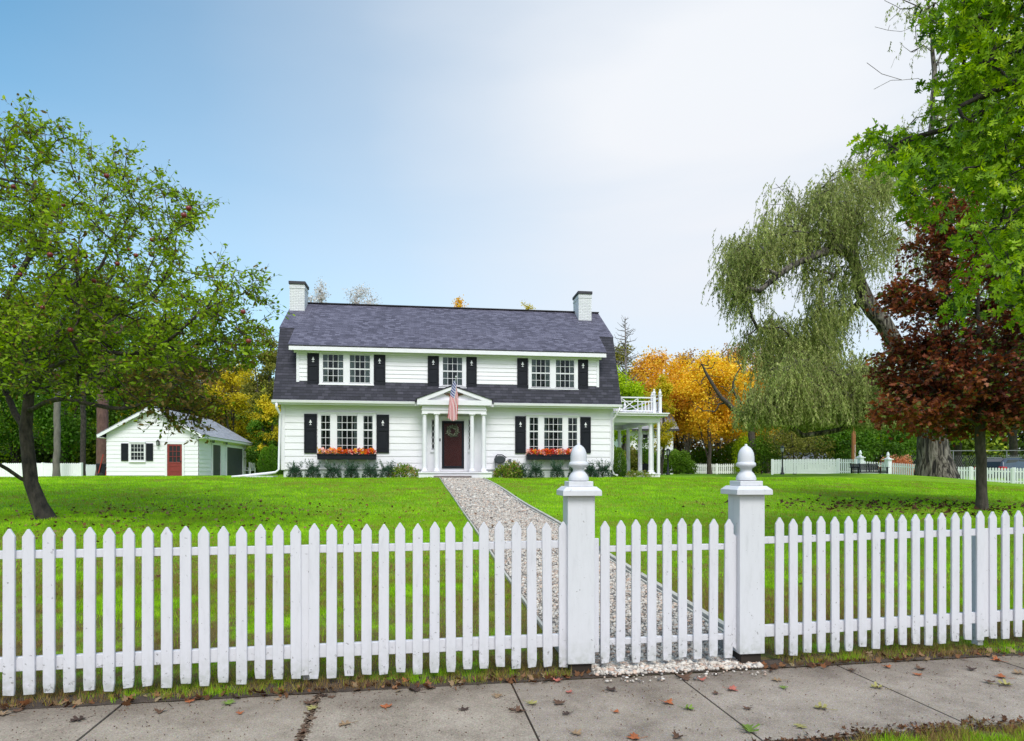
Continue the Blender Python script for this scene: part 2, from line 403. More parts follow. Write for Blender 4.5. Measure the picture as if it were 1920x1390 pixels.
# windows
FR = .055
def window(parent, fx0, fx1, fz0, fz1, sashes, y, curtain=(), sill=True, d=1, name='window'):
    """sashes: (x0,x1,z0,z1,zmeet,cols,rows_top,rows_bottom); casing slab with the sash openings left open"""
    mb = MB(); ys = sorted(sashes); o = .035; yb = y-.012; yf = y-.075
    mb.box(fx0, fx1, yf, yb, max(s[3] for s in ys)+o, fz1).box(fx0, fx1, yf, yb, fz0, min(s[2] for s in ys)-o)
    edges = [fx0]+[v for s in ys for v in (s[0]-o, s[1]+o)]+[fx1]
    for i in range(0, len(edges), 2): mb.box(edges[i], edges[i+1], yf, yb, min(s[2] for s in ys)-o, max(s[3] for s in ys)+o)
    mb.box(fx0-.03, fx1+.03, yf-.03, yb, fz1, fz1+.035)
    if sill: mb.box(fx0-.02, fx1+.02, yf-.035, yb, fz0-.035, fz0)
    w = mb.build(name, 'white', parent, bevel=.003)
    for s in ys:
        x0, x1, z0, z1, zm, c, rt, rb = s
        m = MB(); ya, yc = y-.066, y-.046; yl, yld = y-.060, y-.046
        def sash(za, zb, rows, a, b):
            m.box(x0-o, x0, a, b, za-.02, zb+.02).box(x1, x1+o, a, b, za-.02, zb+.02).box(x0, x1, a, b, zb-.005, zb+.02).box(x0, x1, a, b, za-.02, za+.005)
            for k in range(1, c): xx = x0+(x1-x0)*k/c; m.box(xx-.008, xx+.008, a+.002, b-.002, za+.005, zb-.005)
            for k in range(1, rows): zz = za+(zb-za)*k/rows; m.box(x0, x1, a+.004, b-.004, zz-.008, zz+.008)
        sash(zm+.02, z1, rt, ya, yc); sash(z0, zm-.02, rb, yl, yld)
        m.build('sash', 'white', w)
        MB().box(x0, x1, y-.0495, y-.0475, z0, z1).build('pane', 'glass', w)
        mi = MB().box(x0-o, x1+o, y-.0345, y-.0325, z0-.02, z1+.02).build('dark_interior', 'darkin', w)
        if curtain:
            m2 = MB()
            for (a, b, za, zb) in curtain:
                n = 14
                for k in range(n):
                    u0, u1 = a+(b-a)*k/n, a+(b-a)*(k+1)/n
                    X0, X1 = x0+(x1-x0)*u0, x0+(x1-x0)*u1
                    q0, q1 = y-.037-.006*(k % 2), y-.037-.006*((k+1) % 2)
                    m2.quad((X0, q0, z0+(z1-z0)*za), (X1, q1, z0+(z1-z0)*za), (X1, q1, z0+(z1-z0)*zb), (X0, q0, z0+(z1-z0)*zb))
            m2.build('curtain', 'curtain', w)
    return w
def emblem(mb, cx, cz, y, s):
    poly = [(-.05, -.5), (-.22, -.5), (-.22, -.58), (.22, -.58), (.22, -.5), (.05, -.5), (.05, -.12), (.30, -.12), (.26, .02), (.15, .10), (.14, .25), (0, .55), (-.14, .25), (-.15, .10), (-.26, .02), (-.30, -.12), (-.05, -.12)]
    mb.prism([(cx+a*s, cz+b*s) for a, b in poly], 'y', y-.006, y)
def shutter(parent, fr, pxa, pxb, pya, pyb, y, emb=True, mat='black'):
    x0, z1 = fr.y(pxa, pya, y-.08); x1, z0 = fr.y(pxb, pyb, y-.08)
    _, z1b = fr.y(pxb, pya, y-.08); 
    hh = z1-z0; zs = z0+hh*.60
    mb = MB().box(x0, x1, y-.055, y-.03, z0, z1)
    st_ = .055
    mb.box(x0, x0+st_, y-.075, y-.055, z0, z1).box(x1-st_, x1, y-.075, y-.055, z0, z1)
    for (a, b) in ((z0, z0+.12), (zs-.05, zs+.05), (z1-.10, z1)): mb.box(x0+st_, x1-st_, y-.075, y-.055, a, b)
    mb.box(x0+st_+.03, x1-st_-.03, y-.068, y-.055, z0+.16, zs-.09).box(x0+st_+.03, x1-st_-.03, y-.068, y-.055, zs+.09, z1-.14)
    o = mb.build('shutter', mat, parent, bevel=.004)
    if emb:
        m = MB(); emblem(m, (x0+x1)/2, z1-hh*(.21 if hh < 1.6 else .205), y-.0682, .19); m.build('tree_emblem', 'white', o)
    return o
def pxwin(parent, fr, frame, sash, y, cur=(), sill=True, name='window'):
    """pixel boxes measured on the wall plane"""
    fx0, fz1 = fr.y(frame[0], frame[2], y-.07); fx1, fz0 = fr.y(frame[1], frame[3], y-.07)
    S = []
    zz1 = fr.y(sash[0][0], sash[0][2], y-.07)[1]; zz0 = fr.y(sash[0][0], sash[0][3], y-.07)[1]; zzm = fr.y(sash[0][0], sash[0][4], y-.07)[1]
    for (a, b, t, bo, me_, c, rt, rb) in sash:
        S.append((fr.y(a, t, y-.07)[0], fr.y(b, t, y-.07)[0], zz0, zz1, zzm, c, rt, rb))
    return window(parent, fx0, fx1, fz0, fz1, S, y, cur, sill, name=name)
# lower storey
CUR = ((0, .28, 0, 1), (.72, 1, 0, 1)); NAR = ((0, 1, 0, .62), (.0, .3, .6, 1), (.7, 1, .6, 1))
pxwin(house, HOU, (597, 703, 773, 852), [(602, 619, 779, 849, 806, 2, 2, 3)], 0, ()) if 0 else None
a = HOU
def triple(frame, L, Mi, Rr, t, bo, me_):
    fx0, fz1 = a.y(frame[0], frame[2], -.07); fx1, fz0 = a.y(frame[1], frame[3], -.07)
    z1 = a.y(L[0], t, -.07)[1]; z0 = a.y(L[0], bo, -.07)[1]; zm = a.y(L[0], me_, -.07)[1]
    S = [(a.y(q[0], t, -.07)[0], a.y(q[1], t, -.07)[0], z0, z1, zm, c, 2, 3) for q, c in ((L, 2), (Mi, 4), (Rr, 2))]
    return window(house, fx0, fx1, fz0, fz1, S, 0, ((0, .16, 0, 1), (.84, 1, 0, 1)))
triple((596, 705, 774, 856), (602, 619), (632, 669.5), (681.5, 698.5), 779, 849, 806)
triple((987, 1087, 779, 858), (993, 1009), (1020.5, 1054.5), (1065.5, 1082), 783, 851, 809)
for (xa, xb, ya, yb) in ((570, 594, 776, 850), (706, 729.5, 777.5, 849.5), (966, 986, 780.5, 850.5), (1088.5, 1108, 782, 850)):
    shutter(house, HOU, xa, xb, ya, yb, 0)
# dormer windows
pxwin(house, HOU, (598.5, 700.5, 659, 722), [(605.5, 643.5, 664, 716.5, 691, 4, 2, 2), (656, 693.5, 664, 716.5, 691, 4, 2, 2)], DYW, CUR)
pxwin(house, HOU, (823.5, 874, 664, 727), [(830.5, 866.5, 669, 722, 696, 4, 2, 2)], DYW, CUR)
pxwin(house, HOU, (991, 1083.5, 668, 730), [(997, 1031, 674, 725.5, 699.5, 4, 2, 2), (1042.5, 1076.5, 674, 725.5, 699.5, 4, 2, 2)], DYW, CUR)
for (xa, xb, ya, yb) in ((576, 598, 661, 720.5), (701, 722.5, 664, 722.5), (802, 822.8, 666.5, 725), (874.5, 894, 668, 726.5), (970, 990, 671, 727.5), (1084, 1103, 673.5, 729.5)):
    shutter(house, HOU, xa, xb, ya, yb, DYW)
# downspouts
x0 = -.14
MB().tube([(x0, -.44, 2.93), (x0, -.42, 2.75), (x0+.08, -.12, 2.5), (x0+.06, -.10, 2.3), (x0+.02, -.10, .30), (x0-.1, -.14, .18), (x0-1.5, -.2, .02), (x0-1.75, -.22, .0)], .05, 8).build('downspout', 'white', house, smooth=True)
x0 = W+.02
MB().tube([(x0+.2, -.44, 2.93), (x0+.15, -.40, 2.75), (x0, -.10, 2.45), (x0, -.09, .25), (x0+.03, -.16, .1), (x0+.15, -.3, .04)], .045, 8).build('downspout', 'white', house, smooth=True)
# ---- portico
PY = -.75
cx = (HOU.y(848, 750, PY)[0])
ax0, _ = HOU.y(782, 753, PY-.1); ax1, _ = HOU.y(922, 753, PY-.1); _, azt = HOU.y(850, 724, PY-.1); _, azb = HOU.y(850, 754, PY-.1)
ex0, ezt = HOU.y(791, 759.5, PY); ex1, ezb = HOU.y(912, 776.5, PY)
px0, pzt = HOU.y(785, 885.5, PY-.12); px1, pzb = HOU.y(922, 899, PY-.12)
MB().box(px0, px1, PY-.2, -.035, -.3, pzt-.05).box(px0-.02, px1+.02, PY-.24, -.035, pzt-.05, pzt).build('porch_base', 'white', house, bevel=.006)
MB().box(cx-.75, cx+.75, PY-.5, PY-.245, -.3, .045).build('entry_step', basic('bluestone', (.22, .18, .17), (.15, .13, .13), 6, .8, .3, 30), house, bevel=.01)
MB().box(cx-1.2, cx+1.2, PY-.1, -.1, pzt+.003, pzt+.02).build('porch_floor', basic('grey_porch_floor', (.30, .27, .28), (.22, .2, .21), 6, .5), house)
colz = pzt
ch = ezb-pzt
proto = None
def column(xc, yc, z0, h, r, parent, name='column'):
    pr = [(r*1.35, 0), (r*1.35, .06), (r*1.22, .065), (r*1.28, .09), (r*1.2, .12), (r, .14), (r*1.0, h*.35), (r*.84, h-.13), (r*.95, h-.12), (r*.87, h-.10), (r*.87, h-.07), (r*1.15, h-.05), (r*1.2, h-.03)]
    m = MB().lathe(pr, (xc, yc, z0), 20); m.box(xc-r*1.3, xc+r*1.3, yc-r*1.3, yc+r*1.3, z0+h-.03, z0+h-.001)
    m.box(xc-r*1.45, xc+r*1.45, yc-r*1.45, yc+r*1.45, z0+.001, z0+.05)
    return m.build(name, 'white', parent, smooth=True, angle=35)
for p in (796, 819, 885, 907): column(HOU.y(p, 800, PY+.11)[0], PY+.11, colz, ch, .095, house)
mb = MB().box(ex0, ex1, PY, PY+.22, ezb, ezt).box(ex0-.03, ex1+.03, PY-.03, PY+.22, ezb+(ezt-ezb)*.42, ezb+(ezt-ezb)*.5)
mb.box(ex0, ex0+.22, PY+.22, -.04, ezb, ezt).box(ex1-.22, ex1, PY+.22, -.04, ezb, ezt).box(ex0+.22, ex1-.22, PY+.22, -.04, ezt-.05, ezt-.01)
mb.build('entablature', 'white', house, bevel=.004)
mb = MB().box(ax0, ax1, PY-.14, .1, ezt+.001, azb+.07)
for sx in (0, 1):
    xe = ax0 if sx == 0 else ax1
    # raking cornice
    d = Vector((cx-xe, 0, azt-azb-.12)); 
    mb.prism([(xe, azb+.071), (xe, azb+.101), (cx, azt-.02), (cx, azt-.15), (xe+(.40 if sx == 0 else -.40), azb+.071)] if sx == 0 else [(cx, azt-.02), (xe, azb+.101), (xe, azb+.071), (xe-.40, azb+.071), (cx, azt-.15)], 'y', PY-.14, PY+.02)
mb.prism([(ax0+.38, azb+.072), (ax1-.38, azb+.072), (cx, azt-.14)], 'y', PY+.021, PY+.05)
mb.build('pediment', 'white', house)
mb = MB()
for xe in (ax0-.05, ax1+.05):
    up = Vector((-(azt-azb-.10)*(1 if xe < cx else -1), 0, abs(cx-xe))).normalized()*.035
    A = Vector((xe, PY-.17, azb+.08)); B = Vector((cx, PY-.17, azt)); o_ = Vector((0, 1.35, 0))
    u = [A, B, B+o_, A+o_]; t = [p+up for p in u]
    if xe > cx: u.reverse(); t.reverse()
    mb.quad(*t); mb.quad(*reversed(u))
    for i in range(4): j = (i+1) % 4; mb.quad(u[i], u[j], t[j], t[i])
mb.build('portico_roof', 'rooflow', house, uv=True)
# front door on the wall
yd = -.03
fx0, fz1 = HOU.y(828.4, 789.7, yd); fx1, fz0 = HOU.y(870, 878.6, yd)
MB().box(ex0+.02, ex1-.02, -.06, -.034, pzt+.01, ezt-.06).build('entry_panelling', 'white', house)
mb = MB().box(fx0-.14, fx0-.001, -.12, -.061, pzt+.02, fz1+.06).box(fx1+.001, fx1+.14, -.12, -.061, pzt+.02, fz1+.06).box(fx0-.2, fx1+.2, -.13, -.061, fz1+.061, fz1+.20)
mb.build('door_casing', 'white', house, bevel=.004)
dr = MB().box(fx0+.10, fx1-.10, -.078, -.062, fz0+.1, fz1-.1)
for (a_, b_, c_, d_) in ((.18, .42, .2, .8), (.58, .82, .2, .8), (.18, .42, .95, 1.7), (.58, .82, .95, 1.7)):
    w_ = fx1-fx0; dr.box(fx0+w_*a_, fx0+w_*b_, -.082, -.078, fz0+c_, fz0+d_)
door = dr.build('front_door', 'door', house, bevel=.003)
MB().box(fx0, fx0+.10, -.10, -.062, fz0, fz1).box(fx1-.10, fx1, -.10, -.062, fz0, fz1).box(fx0+.10, fx1-.10, -.10, -.062, fz1-.1, fz1).box(fx0+.10, fx1-.10, -.10, -.062, fz0, fz0+.10).build('storm_frame', 'black', door, bevel=.004)
MB().box(fx0+.1, fx1-.1, -.0925, -.0905, fz0+.1, fz1-.1).build('storm_glass', 'stormglass', door)
MB().box(fx0+.03, fx0+.05, -.14, -.101, fz0+.95, fz0+1.1).build('handle', 'blackmetal', door)
bx, bz = HOU.y(825, 825, -.13)
MB().box(bx-.025, bx+.025, -.135, -.1205, bz-.06, bz+.06).build('doorbell', 'blackmetal', house)
# sidelights with lead tracery
for (pa, pb) in ((809.5, 814.5), (878.5, 884)):
    xa, zt_ = HOU.y(pa, 787, -.07); xb, zb_ = HOU.y(pb, 843, -.07)
    sd = MB().box(xa, xb, -.068, -.0605, zb_, zt_).build('sidelight', 'darkin', house)
    m = MB(); xm = (xa+xb)/2; hw = (xb-xa)/2; n = 5; hz = (zt_-zb_)/n
    for i in range(n):
        z_ = zb_+i*hz
        for s_ in (-1, 1):
            pts = [(xm+s_*hw*math.cos(q)*.95, -.073, z_+hz*(.5+.5*math.sin(q))) for q in np.linspace(-math.pi/2, math.pi/2, 7)]
            m.tube(pts, .009, 4)
    m.build('tracery', 'white', sd)
    MB().box(xa-.06, xa-.001, -.10, -.0605, zb_-.08, zt_+.05).box(xb+.001, xb+.06, -.10, -.0605, zb_-.08, zt_+.05).box(xa-.06, xb+.06, -.11, -.0605, zb_-.12, zb_-.081).build('sidelight_frame', 'white', sd)
# ---- side porch
sy0, sy1 = .35, 5.4
sxr = HOU.y(1237, 850, sy0)[0]
cols_y = [sy0+.16, 2.0, 3.75, 5.2]
_, sfz = HOU.y(1200, 888.0, sy0); _, sbz = HOU.y(1200, 792.5, sy0); _, scz = HOU.y(1200, 781, sy0); _, sez = HOU.y(1200, 776, sy0-.3)
porch = house
MB().box(W+.04, sxr, sy0, sy1, -.35, sfz-.04).box(W+.04, sxr+.04, sy0-.04, sy1, sfz-.04, sfz).build('side_porch_base', 'white', porch, bevel=.005)
ch = sbz-sfz
for i, yy in enumerate(cols_y):
    column(sxr-.36 if i == 0 else sxr-.33, yy, sfz, ch, .095, porch, 'porch_column')
column(sxr-.12, cols_y[0]+.5, sfz, ch, .085, porch, 'porch_column')
column(W+.25, sy1-.2, sfz, ch, .09, porch, 'porch_column'); column(W+.25, sy1-1.7, sfz, ch, .09, porch, 'porch_column')
MB().box(sxr-.10, sxr+.01, sy0-.02, sy0+.09, -.05, sbz).build('corner_post', 'white', porch, bevel=.005)
mb = MB().box(W+.04, sxr+.02, sy0, sy0+.2, sbz, scz).box(sxr-.18, sxr+.02, sy0+.2, sy1, sbz, scz).box(W+.04, sxr-.18, sy1-.2, sy1, sbz, scz)
mb.box(W+.04, sxr-.2, sy0+.2, sy1-.2, scz-.05, scz-.01)
mb.box(W+.04, sxr+.28, sy0-.28, sy1+.25, scz+.001, sez).box(W+.04, sxr+.33, sy0-.34, sy1+.3, sez+.001, sez+.05)
mb.build('porch_roof', 'white', porch, bevel=.005)
# roof-deck railing
rt = HOU.y(1200, 744.5, sy0)[1]; rb = sez+.12
mb = MB()
def rail(pa, pb, nb, xpanel):
    pa = Vector(pa); pb = Vector(pb)
    up = Vector((0, 0, 1))
    mb.bar(pa+up*(rt-.03), pb+up*(rt-.03), .07, .05); mb.bar(pa+up*(rb+.03), pb+up*(rb+.03), .06, .05)
    mb.bar(pa+up*(rt-.20), pb+up*(rt-.20), .03, .035)
    L = pb-pa
    if xpanel:
        for (u0, u1) in xpanel:
            A = pa+L*u0; B = pa+L*u1
            mb.bar(A+up*(rb+.05), B+up*(rt-.06), .03, .035); mb.bar(A+up*(rt-.06)+L.normalized()*.01, B+up*(rb+.05), .026, .03)
            for q in (A, B): mb.bar(q+up*(rb+.05), q+up*(rt-.05), .035)
    for u in nb: q = pa+L*u; mb.bar(q+up*(rb+.05), q+up*(rt-.21), .035)
rail((W+.1, sy0, 0), (sxr-.28, sy0, 0), [.08, .16, .72, .8, .88, .95], [(.22, .62)])
rail((sxr+.02, sy0+.1, 0), (sxr+.02, sy1, 0), list(np.linspace(.03, .97, 22)), None)
rail((sxr, sy1, 0), (W+.1, sy1, 0), list(np.linspace(.05, .95, 10)), None)
dk = mb.build('deck_railing', 'white', porch)
for (x, y) in ((sxr-.26, sy0), (sxr+.02, sy0+.02), (sxr+.02, sy0+1.0), (sxr+.02, sy1)):
    m = MB().box(x-.06, x+.06, y-.06, y+.06, sez+.05, rt+.06).box(x-.085, x+.085, y-.085, y+.085, rt+.06, rt+.09)
    m.lathe([(.03, 0), (.06, .03), (.075, .09), (.05, .16), (.03, .19), (.05, .21), (.0, .28)], (x, y, rt+.09), 12)
    m.build('rail_post', 'white', dk)
# neighbouring parts: cellar hatch box left of the house
hx0, hz = HOU.y(460, 893, -.2)
MB().box(hx0, -.3, -.35, .5, -.25, hz).build('cellar_curb', basic('white_curb', (.6, .62, .64), (.5, .5, .52), 3, .8), house, bevel=.01)
# ---- things fixed to or standing by the house
def onhouse(x, y, z): return HOU.w(x, y, z)
M['eagle'] = basic('bronze_carving', (.19, .085, .035), (.10, .045, .02), 20, .5)
xe, ze = HOU.y(851, 742, PY-.0)
eg = empty('carved_eagle', onhouse(xe, PY+.02, ze), 'brown carved eagle with spread wings in the portico gable behind the flag', 'ornament', 7.5)
wing = [(.0, .02), (.10, .06), (.2, .10), (.34, .085), (.42, .12), (.40, .055), (.33, .02), (.24, .0), (.14, -.05), (.06, -.1), (0, -.16)]
for s_ in (-1, 1):
    pl = [(s_*a_*.95, b_*.9) for a_, b_ in wing]
    MB().prism(pl if s_ > 0 else pl[::-1], 'y', -.05, -.015).build('wing', 'eagle', eg, bevel=.006)
MB().tube([(0, -.03, -.2), (0, -.05, -.1), (0, -.06, .0), (0, -.05, .08), (.0, -.06, .12), (.05, -.07, .13)], [.03, .06, .075, .05, .04, .01], 10).build('body', 'eagle', eg, smooth=True)
# wreath
wx, wz = HOU.y(848.5, 808.5, -.14)
wr = empty('door_wreath', onhouse(wx, -.125, wz), 'round silvery green wreath hanging on the dark front door', 'wreath', 7.5)
n = 420; an = RNG.random(n)*2*math.pi; rr = .19+RNG.normal(0, .03, n)
pos = np.stack([rr*np.cos(an), RNG.normal(0, .012, n), rr*np.sin(an)], 1)
dd = np.stack([-np.sin(an), RNG.normal(-.3, .4, n), np.cos(an)], 1)+RNG.normal(0, .6, (n, 3))
M['wreath'] = leafmat('wreath_leaves', [(.05, .07, .04), (.14, .16, .11), (.36, .34, .26)], .1)
leaves('foliage', 'wreath', wr, pos, dd, np.tile([0, -1, .2], (n, 1)), RNG.uniform(.05, .09, n), 'oval')
MB().tube([(math.cos(q)*.19, 0, math.sin(q)*.19) for q in np.linspace(0, 2*math.pi, 25)], .02, 6).build('ring', 'stem', wr)
# flower boxes
M['flower'] = leafmat('flower_petals', [(.75, .42, .02), (.80, .16, .01), (.70, .06, .01), (.45, .01, .02), (.85, .22, .20), (.85, .70, .62), (.85, .10, .0), (.85, .55, .05)], .25)
M['shrub'] = leafmat('yew_green', [(.014, .040, .024), (.040, .088, .052), (.08, .15, .09)], .15)
for (pa, pb, pt, po, lab) in ((594.6, 705, 851.5, 862, 'black window box of orange and red flowers under the triple window left of the door'),
                          (988, 1087, 852.5, 862.5, 'black window box of red and orange flowers under the triple window right of the door')):
    xa, zt_ = HOU.y(pa, pt, -.38); xb, zb_ = HOU.y(pb, po, -.38)
    fb = empty('flower_box', onhouse((xa+xb)/2, -.085, zb_), lab, 'window box', 7.5, 'window boxes on the front of the house')
    w2 = (xb-xa)/2; hh = zt_-zb_
    MB().box(-w2, w2, -.30, -.01, 0, hh).box(-w2-.015, w2+.015, -.315, -.30, hh*.75, hh+.01).build('box', 'black', fb, bevel=.006)
    for q in (-.7, 0, .7): MB().prism([(-.28, -.001), (-.02, -.3), (-.02, -.001)], 'x', w2*q-.02, w2*q+.02).build('bracket', 'white', fb)
    n = 1500; x_ = RNG.uniform(-w2+.02, w2-.02, n)
    clump = np.floor((x_+w2)/.13).astype(int); ct = RNG.random(60)[clump % 60]
    top = .10+.10*np.abs(np.sin(x_*7+ct*3))+.05*RNG.random(n)
    pos = np.stack([x_, RNG.uniform(-.33, -.05, n), hh+RNG.random(n)*top], 1)
    if lab.startswith('black window box of orange'): tn = np.clip(ct*.95+RNG.normal(0, .13, n), 0, 1)
    else: tn = np.clip(.12+ct*.75+RNG.normal(0, .12, n), 0, 1)
    leaves('flowers', 'flower', fb, pos, RNG.normal(0, 1, (n, 3))+[0, -.4, .6], RNG.normal(0, .5, (n, 3))+[0, -1, .4], RNG.uniform(.04, .075, n), 'quad', tn)
    n = 350; pos = np.stack([RNG.uniform(-w2, w2, n), RNG.uniform(-.32, -.05, n), hh+RNG.random(n)*.12-.02], 1)
    leaves('foliage', 'shrub', fb, pos, RNG.normal(0, 1, (n, 3))+[0, -.3, .8], RNG.normal(0, 1, (n, 3)), RNG.uniform(.05, .09, n), 'oval')
# hose reel
hx_, hz_ = HOU.y(937, 862, -.25)
hr = empty('hose_reel', onhouse(hx_, -.05, hz_), 'dark grey plastic hose reel mounted on the white siding right of the door', 'hose reel', 7.5)
MB().prism([(.24*math.cos(q)*(1 if math.cos(q) > 0 else .95), .17*math.sin(q)) for q in np.linspace(0, 2*math.pi, 20)[:-1]], 'y', -.30, -.03).build('housing', basic('grey_plastic', (.035, .042, .05), (.028, .034, .04), 5, .45), hr, bevel=.03)
MB().tube([(-.18, -.2, .12), (-.1, -.2, .2), (.1, -.2, .2), (.28, -.2, .08), (.2, -.2, .06)], .02, 8).build('handle', 'black', hr, smooth=True)
MB().tube([(-.18, -.25, -.05), (-.2, -.3, -.25), (-.15, -.3, -.40), (-.19, -.32, -.5)], .013, 6).build('hose', 'blackmetal', hr, smooth=True)
MB().box(.31, .40, -.05, .018, -.02, .08).build('outlet_cover', basic('grey_cover', (.1, .11, .12), None, 5, .5), house) if 0 else None
mx, mz = HOU.y(956, 864, -.06)
MB().box(mx-.06, mx+.06, -.09, -.028, mz-.05, mz+.07).build('outlet_cover', basic('grey_cover', (.12, .13, .14), None, 5, .5), house, bevel=.01)
# flag
M['flag'] = None
def flagmat():
    m, nt, out = newmat('flag_cloth'); n = N(nt)
    uv = n('SeparateXYZ', {0: n('UVMap').outputs[0]}); u, v = uv.outputs[0], uv.outputs[1]
    s = n.math('LESS_THAN', n.math('FRACT', n.math('MULTIPLY', v, 6.5)), .5)
    c = n.mix(s, (.84, .82, .84), (.60, .008, .03))
    can = n.math('MULTIPLY', n.math('LESS_THAN', u, .40), n.math('GREATER_THAN', v, .4615))
    fu = n.math('SUBTRACT', n.math('FRACT', n.math('MULTIPLY', u, 15)), .5); fv = n.math('SUBTRACT', n.math('FRACT', n.math('MULTIPLY', v, 10)), .5)
    d = n.math('ADD', n.math('MULTIPLY', fu, fu), n.math('MULTIPLY', fv, fv)); star = n.math('LESS_THAN', d, .10)
    blue = n.mix(star, (.03, .04, .22), (.8, .8, .85))
    c = n.mix(can, c, blue)
    b = n('BsdfPrincipled', {'Roughness': .8}); n.l(c, b.inputs['Base Color'])
    t = n('BsdfTranslucent'); n.l(c, t.inputs[0]); mx = n('MixShader', {0: .15}); n.l(b.outputs[0], mx.inputs[1]); n.l(t.outputs[0], mx.inputs[2])
    n.l(mx.outputs[0], out.inputs[0]); return m
M['flag'] = flagmat()
FY = PY-.75
tipx, tipz = HOU.y(855, 708, FY)
fl = empty('flag', onhouse(tipx-.05, PY-.03, ezt-.05), 'American flag hanging limp from an angled white pole over the front door', 'flag', 7.5)
bx_, bz_ = tipx-.05, ezt-.05
tip = Vector((tipx-bx_, FY-(PY-.03), tipz-bz_))
MB().tube([(0, 0, 0), tip], .014, 8).build('pole', 'white', fl)
MB().lathe([(.0, 0), (.03, .02), (.03, .05), (0, .07)], tuple(tip), 10).build('finial', 'white', fl)
MB().box(-.04, .04, -.05, .03, -.07, .07).build('bracket', 'white', fl)
# hanging cloth: hoist edge follows the pole, the fly hangs down from it in narrow folds
nu, nv = 46, 26; V = []; UV = []
ptop = HOU.y(855, 726, FY); pmid = HOU.y(855, 750, FY); pb0 = HOU.y(842, 797, FY); pb1 = HOU.y(865, 790, FY)
tz_ = tipz-bz_
for i in range(nu):
    a_ = i/(nu-1)
    for j in range(nv):
        b_ = j/(nv-1)
        # b_=1 top of hoist near the pole tip; bundle widens downwards
        zt_ = tz_-.08-(1-b_)*.30
        wid = .10+.36*a_**.8
        fold = math.sin(b_*9+1.5*a_)*.045*(.3+a_)
        xx = tip.x-.02+(.46-b_)*wid*.98-.10*a_+ .03*math.sin(a_*5+b_*3)
        yy = tip.y*(.98-.10*(1-b_))+fold
        L = (1.62-.16*(abs(b_-.45))*2*.6-(b_*.0)) 
        zz = zt_-a_*L*(1-.10*(1-b_)*0)+.30*(1-b_)*a_*.9-.10*b_*0
        V.append((xx, yy, zz)); UV.append((a_, b_))
me = bpy.data.meshes.new('cloth'); fs = [(i*nv+j, (i+1)*nv+j, (i+1)*nv+j+1, i*nv+j+1) for i in range(nu-1) for j in range(nv-1)]
me.from_pydata(V, [], fs); ul = me.uv_layers.new(name='UVMap')
for lp in me.loops: ul.data[lp.index].uv = UV[lp.vertex_index]
me.polygons.foreach_set('use_smooth', [True]*len(fs)); me.materials.append(M['flag'])
oc = bpy.data.objects.new('cloth', me); COL.objects.link(oc); oc.parent = fl

# ---------------------------------------------------------------- garage
gx1 = GAR.y(372, 850, 0)[0]; gx0 = GAR.y(200, 850, 0)[0]
GL = GAR.x(461, 860, gx1)[0]
gev = GAR.y(372, 813, 0)[1]
gcx = (gx0+gx1)/2; gpk = GAR.y(284, 765, 0)[1]
GAR2 = GAR
gar = empty('garage', GAR.o, 'white gabled garage with grey shingle roof and a brick red side door', 'garage', 7.5)
sl_ = (gpk-gev)/(gx1-gcx)
mb = MB(); siding(mb, gx0, gx1, .22, gev, .26, 0)
mb_h = .26; z = gev; n = 7
for i in range(n):
    za = gev+(gpk-gev)*i/n; zb = gev+(gpk-gev)*(i+1)/n
    wa = (gx1-gcx)*(1-i/n); wb = (gx1-gcx)*(1-(i+1)/n)
    mb.quad((gcx-wa, -.03, za), (gcx+wa, -.03, za), (gcx+wb, -.01, zb), (gcx-wb, -.01, zb)); mb.quad((gcx-wa, 0, za), (gcx+wa, 0, za), (gcx+wa, -.03, za), (gcx-wa, -.03, za))
siding(mb, 0, GL, .22, gev, .26, gx1, 'x', 1); siding(mb, 0, GL, .22, gev, .26, gx0, 'x', -1)
mb.quad((gx1, GL, 0), (gx0, GL, 0), (gx0, GL, gev), (gcx, GL, gpk), (gx1, GL, gev))
mb.build('wall', 'siding', gar, uv=True)
MB().box(gx0+.02, gx1-.02, .02, GL-.02, -.4, .22).build('foundation', basic('white_block', (.68, .7, .72), (.58, .6, .62), 3, .8), gar)
mb = MB()
for s_ in (-1, 1):
    ov = .38; xe = gcx+s_*((gx1-gcx)+ov); zev = gev-ov*sl_+.04
    up = Vector((s_*sl_, 0, 1)).normalized()*.07
    A = Vector((xe, -.32, zev)); B = Vector((gcx, -.32, gpk+.05)); o_ = Vector((0, GL+.64, 0)); u = [A, B, B+o_, A+o_]
    if s_ > 0: u.reverse()
    t = [p+up for p in u]; mb.quad(*t); mb.quad(*reversed(u))
    for i in range(4): j = (i+1) % 4; mb.quad(u[i], u[j], t[j], t[i])
mb.build('roof', 'roofgrey', gar, uv=True)
mb = MB()
for s_ in (-1, 1):
    xe = gcx+s_*((gx1-gcx)+.36)
    mb.bar((xe, -.31, gev-.36*sl_-.02), (gcx, -.31, gpk-.02), .03, .15, (0, 0, 1)); mb.box(xe-.03, xe+.03, -.30, GL+.3, gev-.36*sl_-.08, gev-.36*sl_+.05)
    mb.box(min(xe, gcx+s_*(gx1-gcx)), max(xe, gcx+s_*(gx1-gcx)), -.29, GL+.28, gev-.36*sl_-.10, gev-.36*sl_-.082)
mb.build('trim', 'white', gar)
pxwin(gar, GAR, (242.5, 272, 830, 866), [(245.5, 269.5, 833, 862.5, 848, 4, 2, 2)], 0, ())
shutter(gar, GAR, 226.7, 239.8, 831.5, 864.5, 0, False); shutter(gar, GAR, 273.4, 286.5, 831.5, 864.5, 0, False)
dx0_, dz1 = GAR.y(313.5, 833, -.05); dx1_, dz0 = GAR.y(341.5, 896, -.05)
